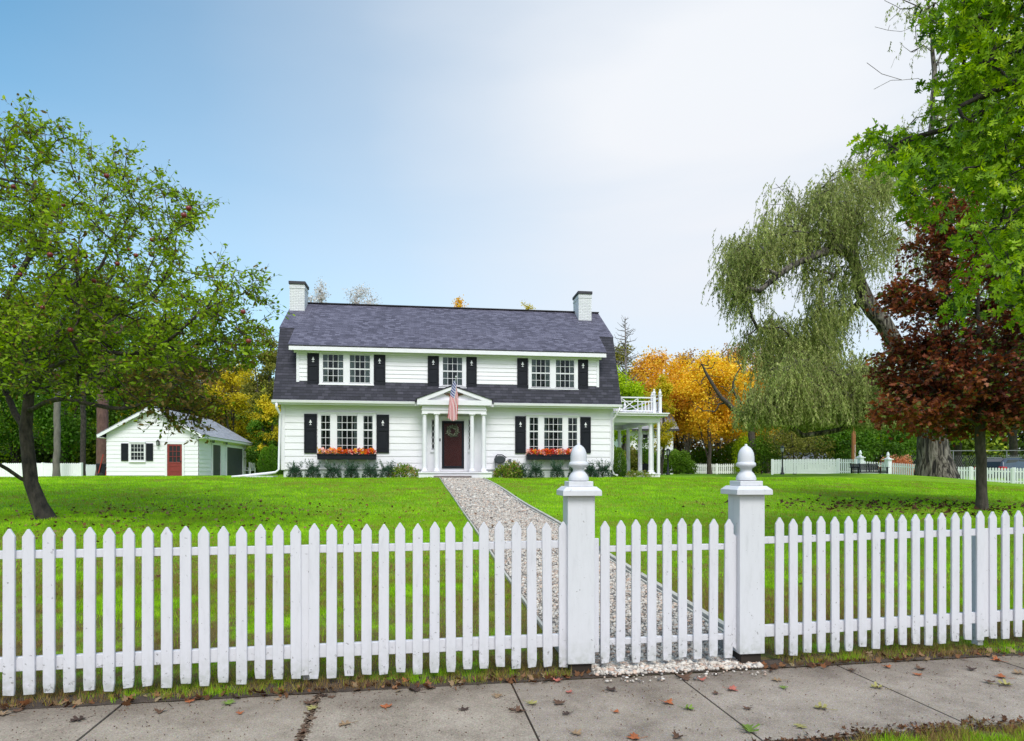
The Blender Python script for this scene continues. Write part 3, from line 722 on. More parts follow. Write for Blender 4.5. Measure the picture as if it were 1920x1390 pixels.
mb = MB().box(dx0_-.12, dx0_-.001, -.08, -.028, dz0, dz1+.12).box(dx1_+.001, dx1_+.12, -.08, -.028, dz0, dz1+.12).box(dx0_, dx1_, -.08, -.028, dz1+.001, dz1+.12)
mb.build('door_casing', 'white', gar)
mb = MB(); w_ = dx1_-dx0_; hh = dz1-dz0
mb.box(dx0_, dx0_+.11, -.06, -.0305, dz0, dz1).box(dx1_-.11, dx1_, -.06, -.0305, dz0, dz1).box(dx0_+.11, dx1_-.11, -.06, -.0305, dz1-.11, dz1).box(dx0_+.11, dx1_-.11, -.06, -.0305, dz0, dz0+.18)
for q in (.18, .34, .42): mb.box(dx0_+.11, dx1_-.11, -.06, -.0305, dz0+hh*q, dz0+hh*q+.09)
mb.box(dx0_+.11, dx1_-.11, -.045, -.032, dz0+.18, dz0+hh*.46)
zA = dz0+hh*.47; zB = dz1-.11
for i in (1, 2): xx = dx0_+.11+(w_-.22)*i/3; mb.box(xx-.015, xx+.015, -.058, -.034, zA, zB)
for i in (1, 2): zz = zA+(zB-zA)*i/3; mb.box(dx0_+.11, dx1_-.11, -.056, -.036, zz-.015, zz+.015)
gd = mb.build('door', 'reddoor', gar, bevel=.003)
MB().box(dx0_+.11, dx1_-.11, -.0355, -.0315, zA, zB).build('pane', 'darkin', gd)
MB().box(dx1_-.09, dx1_-.05, -.10, -.0605, dz0+.92, dz0+.98).build('handle', 'blackmetal', gd)
M['gdoor'] = basic('charcoal_garage_door', (.050, .056, .066), (.040, .044, .052), 3, .55)
for (pa, pb, pt, po) in ((398, 412.5, 834, 894), (424.5, 454, 838.5, 892.5)):
    ya_, zt_ = GAR.x(pa, pt, gx1+.03); yb_, _ = GAR.x(pb, pt, gx1+.03)
    g = MB().box(gx1+.031, gx1+.045, ya_, yb_, .0, zt_); k = 5 if pb-pa > 20 else 4
    for i in range(1, k): g.box(gx1+.045, gx1+.052, ya_, yb_, zt_*i/k-.01, zt_*i/k+.01)
    gg = g.build('garage_door', 'gdoor', gar)
    MB().box(gx1+.031, gx1+.085, ya_-.14, ya_-.001, 0, zt_+.14).box(gx1+.031, gx1+.085, yb_+.001, yb_+.14, 0, zt_+.14).box(gx1+.031, gx1+.085, ya_, yb_, zt_+.001, zt_+.14).build('casing', 'white', gg)
def lantern(parent, x, y, z, dirv):
    m = MB(); dx_, dy_ = dirv
    c = (x+dx_*.16, y+dy_*.16, z)
    m.box(min(x, x+dx_*.02)-(.05 if dx_ == 0 else 0), max(x, x+dx_*.02)+(.05 if dx_ == 0 else 0), min(y, y+dy_*.02)-(.05 if dy_ == 0 else 0), max(y, y+dy_*.02)+(.05 if dy_ == 0 else 0), z-.12, z+.12)
    m.tube([(x, y, z+.1), (x+dx_*.08, y+dy_*.08, z+.2), (c[0], c[1], z+.18)], .015, 6)
    m.lathe([(.02, .2), (.03, .17), (.11, .1), (.105, .085)][::-1], c, 8); m.lathe([(.06, -.16), (.07, -.13)], c, 8)
    for q in range(4): an_ = q*math.pi/2+.78; m.bar((c[0]+.065*math.cos(an_), c[1]+.065*math.sin(an_), z-.14), (c[0]+.09*math.cos(an_), c[1]+.09*math.sin(an_), z+.09), .014)
    o = m.build('wall_lantern', 'blackmetal', parent)
    MB().lathe([(.055, -.128), (.08, .08)], c, 8).build('glass', basic('lantern_glass', (.3, .32, .34), None, 5, .2), o)
lx, lz = GAR.y(297, 831, -.1); lantern(gar, lx, -.03, lz, (0, -1))
for p, q in ((399, 826), (423.5, 829)):
    ly, lz = GAR.x(p, q, gx1+.15); lantern(gar, gx1+.03, ly, lz, (1, 0))
# ---------------------------------------------------------------- camera, light, sky
cam = bpy.data.cameras.new('camera'); co_ = bpy.data.objects.new('camera', cam); COL.objects.link(co_); SC.camera = co_
cam.sensor_width = 36; cam.lens = F/1920*36; co_.location = (0, 0, H); co_.rotation_euler = (R(90), 0, 0)
cam.shift_y = (HY-695)/1920; cam.clip_end = 3000; cam.clip_start = .05
sun = bpy.data.lights.new('sun', 'SUN'); sun.energy = 2.8; sun.angle = R(26); sun.color = (1, .975, .93)
so = bpy.data.objects.new('sun', sun); COL.objects.link(so)
SUN_EL, SUN_AZ = 52, 168      # azimuth clockwise from +Y (behind the camera, a little right)
sd = Vector((math.sin(R(SUN_AZ))*math.cos(R(SUN_EL)), math.cos(R(SUN_AZ))*math.cos(R(SUN_EL)), math.sin(R(SUN_EL))))
so.rotation_euler = sd.to_track_quat('Z', 'Y').to_euler()
w = bpy.data.worlds.new('World'); SC.world = w; w.use_nodes = True; nt = w.node_tree; nt.nodes.clear(); n = N(nt)
sky = n('TexSky', sky_type='NISHITA'); sky.sun_disc = False; sky.sun_elevation = R(SUN_EL); sky.sun_rotation = R(SUN_AZ); sky.ozone_density = 1.6; sky.air_density = 1.0; sky.dust_density = .6
d = n('TexCoord').outputs['Generated']
skyc = n.mix(1., sky.outputs[0], (.118, .222, .222), 'MULTIPLY')
cd = Vector((400, 1180, 670)).normalized()
dot = n('VectorMath', {0: d, 1: tuple(cd)}, operation='DOT_PRODUCT').outputs['Value']
# high thin cloud in long diagonal bands, thickening towards the right
mp = n('Mapping', {'Vector': d, 'Rotation': (0, R(-45), 0), 'Scale': (1., 1., 5.)}).outputs[0]
st1 = n.noise(mp, 1.3, 5, .5, .3); nz = n.noise(d, 1.6, 5, .5)
cov = n.math('ADD', dot, n.math('MULTIPLY', n.math('SUBTRACT', st1, .5), .10))
cov = n.math('ADD', cov, n.math('MULTIPLY', n.math('SUBTRACT', nz, .5), .02))
mask = n.ramp(cov, [(.62, .03), (.775, .20), (.88, .42), (.945, .70), (.995, 1.)])
sep = n('SeparateXYZ', {0: d}); 
hor = n.ramp(sep.outputs[2], [(.0, .78), (.10, .50), (.20, .34), (.32, .26), (.44, .08), (.54, 0.)])
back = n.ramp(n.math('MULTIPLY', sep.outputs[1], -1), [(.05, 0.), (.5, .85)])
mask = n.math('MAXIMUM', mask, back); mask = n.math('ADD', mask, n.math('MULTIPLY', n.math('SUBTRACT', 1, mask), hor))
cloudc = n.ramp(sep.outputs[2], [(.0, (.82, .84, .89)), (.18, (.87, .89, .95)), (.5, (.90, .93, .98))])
lit = n('VectorMath', {0: cloudc}, operation='SCALE'); n.l(n.math('ADD', 1.0, n.math('MULTIPLY', back, n.ramp(sep.outputs[2], [(.15, 0.), (.45, .6)]))), lit.inputs['Scale'])  # unseen clouds behind the camera brightened, added as soft fill light
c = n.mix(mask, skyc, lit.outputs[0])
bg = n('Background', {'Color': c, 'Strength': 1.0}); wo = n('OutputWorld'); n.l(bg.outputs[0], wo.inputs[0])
SC.view_settings.view_transform = 'Standard'; SC.view_settings.look = 'None'; SC.view_settings.exposure = 0
SC.render.engine = 'CYCLES'; SC.cycles.max_bounces = 6; SC.cycles.transparent_max_bounces = 12; SC.cycles.diffuse_bounces = 3; SC.cycles.glossy_bounces = 2; SC.cycles.transmission_bounces = 2
SC.cycles.use_adaptive_sampling = True; SC.cycles.adaptive_threshold = .02; SC.cycles.use_denoising = True; SC.cycles.denoising_prefilter = 'NONE'

# ---------------------------------------------------------------- ground
def lawnmat():
    m, nt, out = newmat('lawn_turf'); n = N(nt)
    ps = n('NewGeometry').outputs['Position']
    a = n.noise(ps, 1.1, 5, .6); b_ = n.noise(ps, 14, 6, .7); 
    stx = n('Mapping', {'Vector': ps, 'Rotation': (0, 0, R(38)), 'Scale': (.25, 1.5, 1)}).outputs[0]
    mow = n.noise(stx, 1.2, 3)
    c = n.ramp(n.math('ADD', n.math('MULTIPLY', a, .6), n.math('MULTIPLY', mow, .4)), [(.36, (.16, .36, .006)), (.5, (.24, .47, .008)), (.62, (.34, .56, .012))])
    c = n.mix(n.ramp(b_, [(.38, .75), (.62, 0.)]), c, (.085, .19, .008))
    far = n.noise(ps, .16, 3); c = n.mix(n.ramp(far, [(.45, 0.), (.7, .35)]), c, (.16, .22, .015))
    y = n('SeparateXYZ', {0: ps}).outputs[1]
    near = n.math('MULTIPLY', n('MapRange', {0: y, 1: 5., 2: 10., 3: 1, 4: 0}).outputs[0], n.ramp(n.noise(ps, 1.7, 5, .65), [(.36, 0.), (.52, 1.)]))
    c = n.mix(near, c, (.13, .10, .035))
    bs = n('BsdfPrincipled', {'Roughness': .9, 'Specular IOR Level': .2}); n.l(c, bs.inputs['Base Color'])
    n.l(n.bump(n.noise(ps, 45, 4), .8, .03), bs.inputs['Normal']); n.l(bs.outputs[0], out.inputs[0]); return m
M['lawn'] = lawnmat()
def axis_pts(a, segs):
    r = [a]
    for (to, step) in segs:
        k = max(1, round((to-r[-1])/step)); b0 = r[-1]; r += [b0+(to-b0)*(i+1)/k for i in range(k)]
    return np.array(r)
ss = axis_pts(-900, [(-60, 60), (-16, 4), (26, .7), (60, 3), (900, 60)])
tt = np.concatenate([axis_pts(-900, [(-12, 80), (-3, 1), (-1.25, .25)]), [-1.24, -.135, -.125], axis_pts(0., [(24, .35), (50, 1.5), (110, 6), (900, 60)])])
SS, TT = np.meshgrid(ss, tt); X = SS*FEN.c-TT*FEN.s; Y = 4.32+SS*FEN.s+TT*FEN.c; Z = terr(X, Y)
V = np.stack([X, Y, Z], -1).reshape(-1, 3); ns, nt_ = len(ss), len(tt)
ii, jj = np.meshgrid(np.arange(nt_-1), np.arange(ns-1), indexing='ij'); b0 = (ii*ns+jj).ravel()
g = mesh_np('lawn', V, np.stack([b0, b0+1, b0+ns+1, b0+ns], 1), 'lawn', smooth=True); tag(g, 'wide bright green lawn rising gently to the house', kind='structure', cat='lawn')

def concrete():
    m, nt, out = newmat('sidewalk_concrete'); n = N(nt)
    ps = n('NewGeometry').outputs['Position']
    c = n.ramp(n.noise(ps, 1.9, 8, .75), [(.34, (.185, .148, .115)), (.5, (.285, .235, .188)), (.7, (.37, .312, .255))])
    gr = n.noise(ps, 95, 5, .85); c = n.mix(.9, c, n.ramp(gr, [(.3, .25), (.5, .52), (.7, .82)]), 'OVERLAY')
    vor = n('TexVoronoi', {'Scale': 120.}); n.l(ps, vor.inputs['Vector'])
    peb = n.math('LESS_THAN', vor.outputs['Distance'], .22); c = n.mix(n.math('MULTIPLY', peb, .35), c, vor.outputs['Color'])
    st_ = n.ramp(n.noise(ps, 2.2, 10, .8, .8), [(.52, 0.), (.70, .55)]); c = n.mix(st_, c, (.12, .092, .07))
    # damp soil staining along the fence edge
    sub = n('VectorMath', {0: ps, 1: (0, 4.32, 0)}, operation='SUBTRACT').outputs[0]
    tt_ = n('VectorMath', {0: sub, 1: (-FEN.s, FEN.c, 0)}, operation='DOT_PRODUCT').outputs['Value']
    ed = n.math('ADD', tt_, n.math('MULTIPLY', n.noise(ps, 5, 6), .45))
    c = n.mix(n.ramp(n('MapRange', {0: ed, 1: -.35, 2: .18}).outputs[0], [(0, 0.), (1, .6)]), c, (.09, .07, .055))
    bs = n('BsdfPrincipled', {'Roughness': .9, 'Specular IOR Level': .25}); n.l(c, bs.inputs['Base Color'])
    h = n.math('ADD', n.math('MULTIPLY', gr, .6), n.noise(ps, 9, 5)); n.l(n.bump(h, .5, .006), bs.inputs['Normal'])
    n.l(bs.outputs[0], out.inputs[0]); return m
M['concrete'] = concrete()
joints = [-7.2, -6.0, -4.8, -3.62, -2.40, -1.26, -.03, 1.12, 2.36, 3.62, 4.85, 6.1, 7.3, 8.5]
mb = MB(); T0, T1 = -1.24, -.145
rr_ = random.Random(3)
for i in range(len(joints)-1):
    a_, b_ = joints[i]+.007, joints[i+1]-.007; k = 8; tl = rr_.uniform(-.006, .006)
    if -1.3 < joints[i] < -1.2: a_ += .014
    # ragged edge at both long sides
    top = []; 
    for q in range(k+1): s_ = a_+(b_-a_)*q/k; top.append((s_, T1+rr_.uniform(-.012, .010)))
    bot = [(a_+(b_-a_)*q/k, T0+rr_.uniform(-.02, .02)) for q in range(k+1)]
    for q in range(k):
        P4 = [bot[q], bot[q+1], top[q+1], top[q]]
        pts = [Vector((s*FEN.c-t*FEN.s, 4.32+s*FEN.s+t*FEN.c, tl*(.5))) for s, t in P4]
        mb.quad(*pts)
    def side(s, t, s2, t2):
        p_ = [Vector((x*FEN.c-y*FEN.s, 4.32+x*FEN.s+y*FEN.c, z_)) for x, y, z_ in ((s, t, -.06), (s2, t2, -.06), (s2, t2, tl*.5), (s, t, tl*.5))]; mb.quad(*p_)
    side(a_, T0, a_, T1); side(b_, T1, b_, T0); side(a_, bot[0][1], b_, bot[-1][1]); side(b_, top[-1][1], a_, top[0][1])
tag(mb.build('sidewalk', 'concrete'), 'grey brown concrete sidewalk slabs with dark joints', kind='structure', cat='sidewalk')
def W3(s, t, z=None):
    x = s*FEN.c-t*FEN.s; y = 4.32+s*FEN.s+t*FEN.c; return Vector((x, y, tz(x, y) if z is None else z))
# soil in the joints and along the edges
mb = MB()
mb.quad(*[W3(s, t, -.012) for s, t in ((-9, T0-.05), (10, T0-.05), (10, -.02), (-9, -.02))])
tag(mb.build('soil', 'soil'), 'brown soil showing in the sidewalk joints', kind='structure')
V = []; k = 130
for i in range(k+1):
    s = -9+19*i/k; wv = .03*math.sin(s*3.1)+.02*math.sin(s*8.7)
    for t in (-.15, .06+wv): p = W3(s, t); V.append((p.x, p.y, .006 if t < 0 else p.z+.006))
Fc = [(2*i, 2*i+2, 2*i+3, 2*i+1) for i in range(k)]
tag(mesh_np('soil_strip', np.array(V), np.array(Fc), 'soil'), 'brown soil strip under the picket fence', kind='structure')

# ---- gravel path
def pl(t): return .44+.003*t+.03*math.exp(-t)
def pr(t): return 1.95+.010*t
V = []; tl = list(np.linspace(-.10, 21.0, 60))
for t in tl:
    a_, b_ = (pl(t), pr(t)) if t > .5 else (.52-.0, 1.72)
    for s in np.linspace(a_, b_, 6): p = W3(s, max(t, .0)) if t > 0 else W3(s, t, .0); V.append((p.x, p.y, p.z+.010))
k = len(tl); Fc = [(i*6+j, i*6+j+1, (i+1)*6+j+1, (i+1)*6+j) for i in range(k-1) for j in range(5)]
M['gravelbed'] = basic('gravel_bed', (.24, .22, .20), (.09, .08, .07), 60, .95, 1, 60, coord='Object', bdist=.02)
tag(mesh_np('gravel_path', np.array(V), np.array(Fc), 'gravelbed'), 'pale gravel path running from the gate to the front door', kind='structure', cat='path')
M['pebble'] = leafmat('river_pebbles', [(.60, .54, .48), (.45, .40, .35), (.70, .65, .59), (.27, .24, .22), (.52, .36, .28), (.62, .55, .47), (.13, .12, .12), (.74, .70, .65)], 0., .6)
def pebbles(cnt, t0, t1, sz, ico, edge=False):
    t = t0+(t1-t0)*RNG.random(cnt) if not edge else RNG.uniform(t0, t1, cnt)
    lo = np.where(t > .5, .46+.003*t, .56); hi = np.where(t > .5, 1.93+.010*t, 1.70)
    s = lo+(hi-lo)*RNG.random(cnt)
    if edge: s = RNG.uniform(.56, 1.80, cnt)
    x = s*FEN.c-t*FEN.s; y = 4.32+s*FEN.s+t*FEN.c; z = terr(x, y)
    z = np.maximum(z, 0)
    import bmesh
    bm = bmesh.new(); bmesh.ops.create_icosphere(bm, subdivisions=ico, radius=1); T = np.array([v.co[:] for v in bm.verts]); fa = np.array([[v.index for v in f.verts] for f in bm.faces]); bm.free()
    sc = sz*RNG.lognormal(0, .33, (cnt, 1))*np.stack([RNG.uniform(.8, 1.3, cnt), RNG.uniform(.6, 1., cnt), RNG.uniform(.45, .75, cnt)], 1)
    an = RNG.random(cnt)*6.283; ca, sa = np.cos(an), np.sin(an)
    tilt = RNG.normal(0, .35, cnt)
    L = T[None]*sc[:, None]*(1+RNG.normal(0, .10, (cnt, len(T), 1)))
    L = np.stack([L[..., 0], L[..., 1]*np.cos(tilt)[:, None]-L[..., 2]*np.sin(tilt)[:, None], L[..., 1]*np.sin(tilt)[:, None]+L[..., 2]*np.cos(tilt)[:, None]], -1)
    Xo = L[..., 0]*ca[:, None]-L[..., 1]*sa[:, None]; Yo = L[..., 0]*sa[:, None]+L[..., 1]*ca[:, None]
    Pp = np.stack([Xo+x[:, None], Yo+y[:, None], L[..., 2]+(z+.012)[:, None]+sc[:, 2:3]*.3], -1)
    return Pp.reshape(-1, 3), (fa[None]+(np.arange(cnt)*len(T))[:, None, None]).reshape(-1, 3), np.repeat(RNG.random(cnt), len(fa))
parts = [pebbles(1500, -.13, .12, .013, 1, True), pebbles(70, -.30, -.12, .010, 1, True), pebbles(14000, .0, 3.4, .0105, 1), pebbles(17000, 3.2, 9, .0125, 1), pebbles(11000, 9, 20.2, .020, 1)]
Vs, Fs, Ts, off = [], [], [], 0
for v_, f_, t_ in parts: Vs.append(v_); Fs.append(f_+off); Ts.append(t_); off += len(v_)
o = mesh_np('gravel', np.concatenate(Vs), np.concatenate(Fs), 'pebble', tint=np.concatenate(Ts), smooth=True); tag(o, 'mixed cream and grey pebbles on the garden path', kind='stuff', cat='gravel')
# edging boards along both sides
M['edging'] = basic('white_edging', (.56, .53, .48), (.38, .36, .31), 7, .7, .3, 30)
for side_, offs in ((0, ((-.03, .025, .04, .012),)), (1, ((.03, .055, .04, .012), (-.055, .022, .03, .008)))):
    root = empty('path_edging', W3(.4 if side_ == 0 else 2.0, .5), ('thin white edging strip along the left side of the gravel path', 'double white edging board along the right side of the gravel path')[side_], 'edging')
    for of, wd, hh_, zz_ in offs:
        mb = MB(); k_ = 40; ts = np.linspace(.10 if side_ == 0 else .45, 20.2, k_+1); prev = None
        for t in ts:
            c_ = W3((pl(t) if side_ == 0 else pr(t))+of, t)+Vector((0, 0, zz_))-root.location; i_ = len(mb.v)
            for dx_, dz_ in ((-wd/2, -hh_/2), (wd/2, -hh_/2), (wd/2, hh_/2), (-wd/2, hh_/2)): mb.v.append((c_.x+dx_, c_.y, c_.z+dz_+.012))
            if prev is not None:
                for q in range(4): q2 = (q+1) % 4; mb.f.append((prev+q, prev+q2, i_+q2, i_+q))
            prev = i_
        mb.f.append((3, 2, 1, 0)); mb.f.append((prev, prev+1, prev+2, prev+3)); mb.build('board', 'edging', root)

# ---- grass blades
M['grass'] = leafmat('grass_blades', [(.27, .17, .075), (.38, .33, .06), (.20, .34, .012), (.27, .54, .010), (.38, .66, .014), (.56, .74, .06)], .35)
def vnoise(x, y, s, seed):
    r = np.random.default_rng(seed); g_ = r.random((64, 64)); u = x/s+100; v = y/s+100
    i = np.floor(u).astype(int); j = np.floor(v).astype(int); fu = sm(u-i); fv = sm(v-j)
    a_ = g_[i % 64, j % 64]; b_ = g_[(i+1) % 64, j % 64]; c_ = g_[i % 64, (j+1) % 64]; d_ = g_[(i+1) % 64, (j+1) % 64]
    return (a_*(1-fu)+b_*fu)*(1-fv)+(c_*(1-fu)+d_*fu)*fv
def grass(cnt, d0, d1, hgt, wd, filt=None, xr=None):
    Y = np.sqrt(RNG.uniform(d0**2, d1**2, cnt)); X = RNG.uniform(-.90, .90, cnt)*Y+RNG.uniform(-1, 1, cnt)
    if xr: X = RNG.uniform(xr[0], xr[1], cnt); Y = RNG.uniform(d0, d1, cnt)
    s, t = st(X, Y)
    hx = (X-HOU.o.x)*HOU.c+(Y-HOU.o.y)*HOU.s; hy = -(X-HOU.o.x)*HOU.s+(Y-HOU.o.y)*HOU.c
    k = (t > (-.10 if filt is None else -.2)) & ~((s > pl(0)-.06+.003*t) & (s < pr(0)+.06+.010*t) & (t > -.2) & (hy < 0)) & ~((hy > -.55) & (hx > -2.5) & (hx < 16.5))
    if filt is not None: k &= filt(s, t, X, Y)
    else:
        bare = vnoise(X, Y, .45, 5)*.6+vnoise(X, Y, .16, 6)*.4
        nb = sm((9.5-Y)/4.5)*sm((1.1-np.abs(t-1.4)/1.6))*(X < .7)+sm((1.3-t)/1.2)*.8
        k &= ~((bare < .20+.42*nb) & (t < 5.5) & (RNG.random(cnt) < .72))
    X, Y, s, t = X[k], Y[k], s[k], t[k]; Z = terr(X, Y); m_ = len(X)
    a_ = RNG.random(m_)*6.283; hh = hgt*RNG.uniform(.5, 1.25, m_); ww = wd*RNG.uniform(.6, 1.3, m_)
    ln = RNG.uniform(.1, .75, m_)*hh; b_ = RNG.random(m_)*6.283
    fs_ = .05 if d1 < 9 else (.09 if d1 < 14 else .22); cl1 = vnoise(X, Y, fs_, 41); cl2 = vnoise(X, Y, fs_*2.6, 42); hh = hh*(.45+1.05*cl1)
    V = np.empty((m_, 3, 3)); V[:, 0] = np.stack([X-np.cos(a_)*ww/2, Y-np.sin(a_)*ww/2, Z-.005], 1); V[:, 1] = np.stack([X+np.cos(a_)*ww/2, Y+np.sin(a_)*ww/2, Z-.005], 1)
    V[:, 2] = np.stack([X+np.cos(b_)*ln, Y+np.sin(b_)*ln, Z+hh], 1)
    pat = vnoise(X, Y, 1.2, 1)*.5+vnoise(X, Y, .35, 2)*.3+vnoise(X, Y, 4., 3)*.2
    tn = .50+.42*(pat-.5)*1.6+RNG.normal(0, .12, m_)+(cl1-.5)*.45+(cl2-.5)*.35
    dry = sm((11-Y)/4)*np.clip((vnoise(X, Y, .55, 9)*.7+vnoise(X, Y, .15, 19)*.3-.30)*4, 0, 1)
    tn -= dry*.55*RNG.random(m_)*1.6+.22*sm((1.4-t)/1.4)
    return V.reshape(-1, 3), np.clip(tn, .0, 1)
gp = [grass(330000, 3.6, 7.2, .040, .0050), grass(200000, 7.2, 13, .042, .009), grass(190000, 13, 27, .045, .020),
      grass(90000, 3.4, 5.8, .052, .005, lambda s, t, X, Y: (t > -.17+.05*vnoise(X, Y, .1, 31)) & (t < .12) & ~((s > .5) & (s < 1.8)) & (vnoise(X, Y, .12, 8) > .22))]
# verge at the lower right corner
gp.append(grass(60000, 2.4, 4.3, .06, .006, lambda s, t, X, Y: (t < -1.17+.10*vnoise(X, Y, .2, 4)) & (t > -1.9) & (vnoise(X, Y, .13, 12) > .30) & (s > .9)))
def _verge():
    cnt = 60000; s = RNG.uniform(.6, 5.2, cnt); t = RNG.uniform(-2., -1.10, cnt); x = s*FEN.c-t*FEN.s; y = 4.32+s*FEN.s+t*FEN.c
    edge = -1.22+.16*(vnoise(x, y, .25, 21)-.5)+.10*(vnoise(x, y, .07, 22)-.5)-.05-.25*np.clip(1.7-s, 0, 2)
    k = (t < edge) & (vnoise(x, y, .12, 23) > .22); x, y = x[k], y[k]; tt_ = t[k]-edge[k]; m_ = len(x); z = np.zeros(m_)
    a_ = RNG.random(m_)*6.283; b_ = RNG.random(m_)*6.283; hh = .032*RNG.uniform(.4, 1.4, m_); ww = .005*RNG.uniform(.6, 1.3, m_); ln = RNG.uniform(.2, 1.3, m_)*hh
    V = np.empty((m_, 3, 3)); V[:, 0] = np.stack([x-np.cos(a_)*ww/2, y-np.sin(a_)*ww/2, z-.02], 1); V[:, 1] = np.stack([x+np.cos(a_)*ww/2, y+np.sin(a_)*ww/2, z-.02], 1); V[:, 2] = np.stack([x+np.cos(b_)*ln, y+np.sin(b_)*ln, z+hh], 1)
    tn = np.clip(.45+RNG.normal(0, .2, m_)-.45*sm((tt_+.14)/.12), 0, 1)
    return V.reshape(-1, 3), tn
gp = gp[:4]+[_verge()]
V = np.concatenate([g_[0] for g_ in gp]); tn = np.concatenate([g_[1] for g_ in gp])
o = mesh_np('grass', V, np.arange(len(V)).reshape(-1, 3), 'grass', tint=tn); tag(o, 'short mown green grass blades covering the lawn', kind='stuff', cat='grass')

# ---------------------------------------------------------------- front picket fence
PH = 1.0
def picket_mesh(nm, seed):
    r = random.Random(seed); w2 = .033; th = .018; lo = r.uniform(-.012, .012); c1, c2 = r.uniform(.0, .007), r.uniform(.0, .009)
    poly = [(-w2+c1, lo), (w2-c2, lo+r.uniform(-.006, .006)), (w2, lo+.05), (w2, PH-.045), (.004, PH+.002), (-.004, PH+.002), (-w2, PH-.045), (-w2, lo+.05)]
    m = MB().prism(poly, 'y', 0, th); me = bpy.data.meshes.new(nm); me.from_pydata(m.v, [], m.f); me.materials.append(M['fence']); me.update(); return me
pms = [picket_mesh('picket', i) for i in range(7)]
pickN = 0
def add_picket(parent, s, zb, r, y=-.018, lean=0):
    o = bpy.data.objects.new('picket', pms[r.randrange(7)]); COL.objects.link(o); o.parent = parent
    o.location = (s, y+r.uniform(-.002, .002), zb+r.uniform(-.008, .008)); o.rotation_euler = (0, lean+r.gauss(0, .004), r.gauss(0, .015))
    b = o.modifiers.new('bevel', 'BEVEL'); b.width = .0025; b.segments = 1; b.limit_method = 'ANGLE'
    return o
r = random.Random(5)
def zfence(s): return .055+(.018*max(0, s-1.9))
def fence_section(s_list, lab, posts, ra, rb, lean=0):
    root = empty('picket_fence', (FEN.o.x, FEN.o.y, 0), lab, 'fence', 9.3, 'white picket fence sections along the sidewalk')
    for s in s_list: add_picket(root, s, zfence(s), r, lean=lean)
    za, zb = zfence(ra), zfence(rb)
    for (h0, h1, nm) in ((.815, .865, 'top_rail'), (.13, .215, 'bottom_rail')):
        m = MB(); i0 = len(m.v)
        m.prism([(ra, za+h0), (rb, zb+h0), (rb, zb+h1), (ra, za+h1)], 'y', .001, .040); m.build(nm, 'fence', root, bevel=.003)
    for p in posts: MB().box(p-.027, p+.027, -.006, .0005, zfence(p)+.02, zfence(p)+.87).box(p-.025, p+.025, .041, .10, .03, zfence(p)+.86).build('post', 'fence', root, bevel=.004)
    return root
s0 = .361; p1 = .1113
left_all = [s0-p1*i for i in range(0, 48)]
j1 = s0-p1*15.5
fence_section([s for s in left_all if s > j1], 'white picket fence section from the gate post to the first joint on its left', [], j1, .47)
fence_section([s for s in left_all if s < j1], 'white picket fence section running out of the picture on the left', [j1], s0-p1*48, j1)
s1 = 1.991; p2 = .1138
right_all = [s1+p2*i for i in range(0, 34)]
j2 = s1+p2*15.5
fence_section([s for s in right_all if s < j2], 'white picket fence section just right of the tall right gate post', [], 1.84, j2)
fence_section([s for s in right_all if s > j2], 'white picket fence section running out of the picture on the right', [j2], j2, s1+p2*34)
# gate
gate = empty('gate', (FEN.o.x, FEN.o.y, 0), 'white picket garden gate between the two acorn topped posts', 'gate', 9.3)
gxs = [FEN.y(px, 1100, 0)[0] for px in (1133.6, 1162.4, 1191.5, 1221, 1249.8, 1278.6, 1307, 1335.8, 1364)]
for x in gxs: add_picket(gate, x, .060, r)
for h0, h1, nm in ((.835, .877, 'top_rail'), (.18, .222, 'bottom_rail')):
    MB().box(gxs[0]-.03, gxs[-1]+.03, .001, .035, h0, h1).build(nm, 'fence', gate, bevel=.003)
MB().bar((gxs[0], .02, .22), (gxs[-1], .02, .84), .02, .001).build('brace', 'fence', gate) if 0 else None
for x in (gxs[0]+.001,): MB().box(x+.02, x+.06, -.03, -.021, .84, .87).build('hinge', 'white', gate) if 0 else None
# gate posts
def gate_post(sx, ty, lab, rot, zb):
    p = FEN.w(sx, ty); o = empty('gate_post', (p.x, p.y, 0), lab, 'gate post', rot, 'white gate posts with acorn finials')
    hw = .095
    MB().box(-hw, hw, -hw, hw, zb, 1.235).build('shaft', 'postpaint', o, bevel=.005)
    MB().box(-hw+.02, hw-.02, -hw+.02, hw-.02, -.3, zb+.005).build('footing', basic('dark_rotten_wood', (.03, .022, .016), None, 8, .95), o)
    m = MB().box(-.135, .135, -.135, .135, 1.235, 1.27)
    i = len(m.v); m.v += [(x*q, y*q, z) for q, z in ((.135, 1.2705), (.105, 1.298)) for x, y in ((-1, -1), (1, -1), (1, 1), (-1, 1))]
    m.f += [(i, i+1, i+5, i+4), (i+1, i+2, i+6, i+5), (i+2, i+3, i+7, i+6), (i+3, i, i+4, i+7), (i+4, i+5, i+6, i+7)]
    m.build('cap_plate', 'postpaint', o, bevel=.003)
    MB().box(-.086, .086, -.086, .086, 1.2985, 1.334).build('cap_block', 'postpaint', o, bevel=.004)
    c = 1.335; pf = [(.052, 0), (.070, .004), (.0715, .018), (.066, .034), (.057, .050), (.045, .064), (.040, .070), (.0395, .084), (.043, .088), (.043, .094), (.052, .098), (.068, .108), (.0695, .118), (.067, .130), (.058, .1365),
              (.0575, .150), (.0575, .175), (.054, .200), (.046, .222), (.034, .240), (.018, .252), (.011, .255), (.0105, .263), (.006, .269), (.001, .270)]
    MB().lathe(pf, (0, 0, c), 40).build('acorn_finial', 'postpaint', o, smooth=True, angle=50)
    return o
pL = FEN.y(1091.5, 1100, -.06)[0]; pR = FEN.y(1414, 1100, -.08)[0]
gl = gate_post(pL, .03, 'white square gate post with acorn finial on the left of the gate', 5.5, .075)
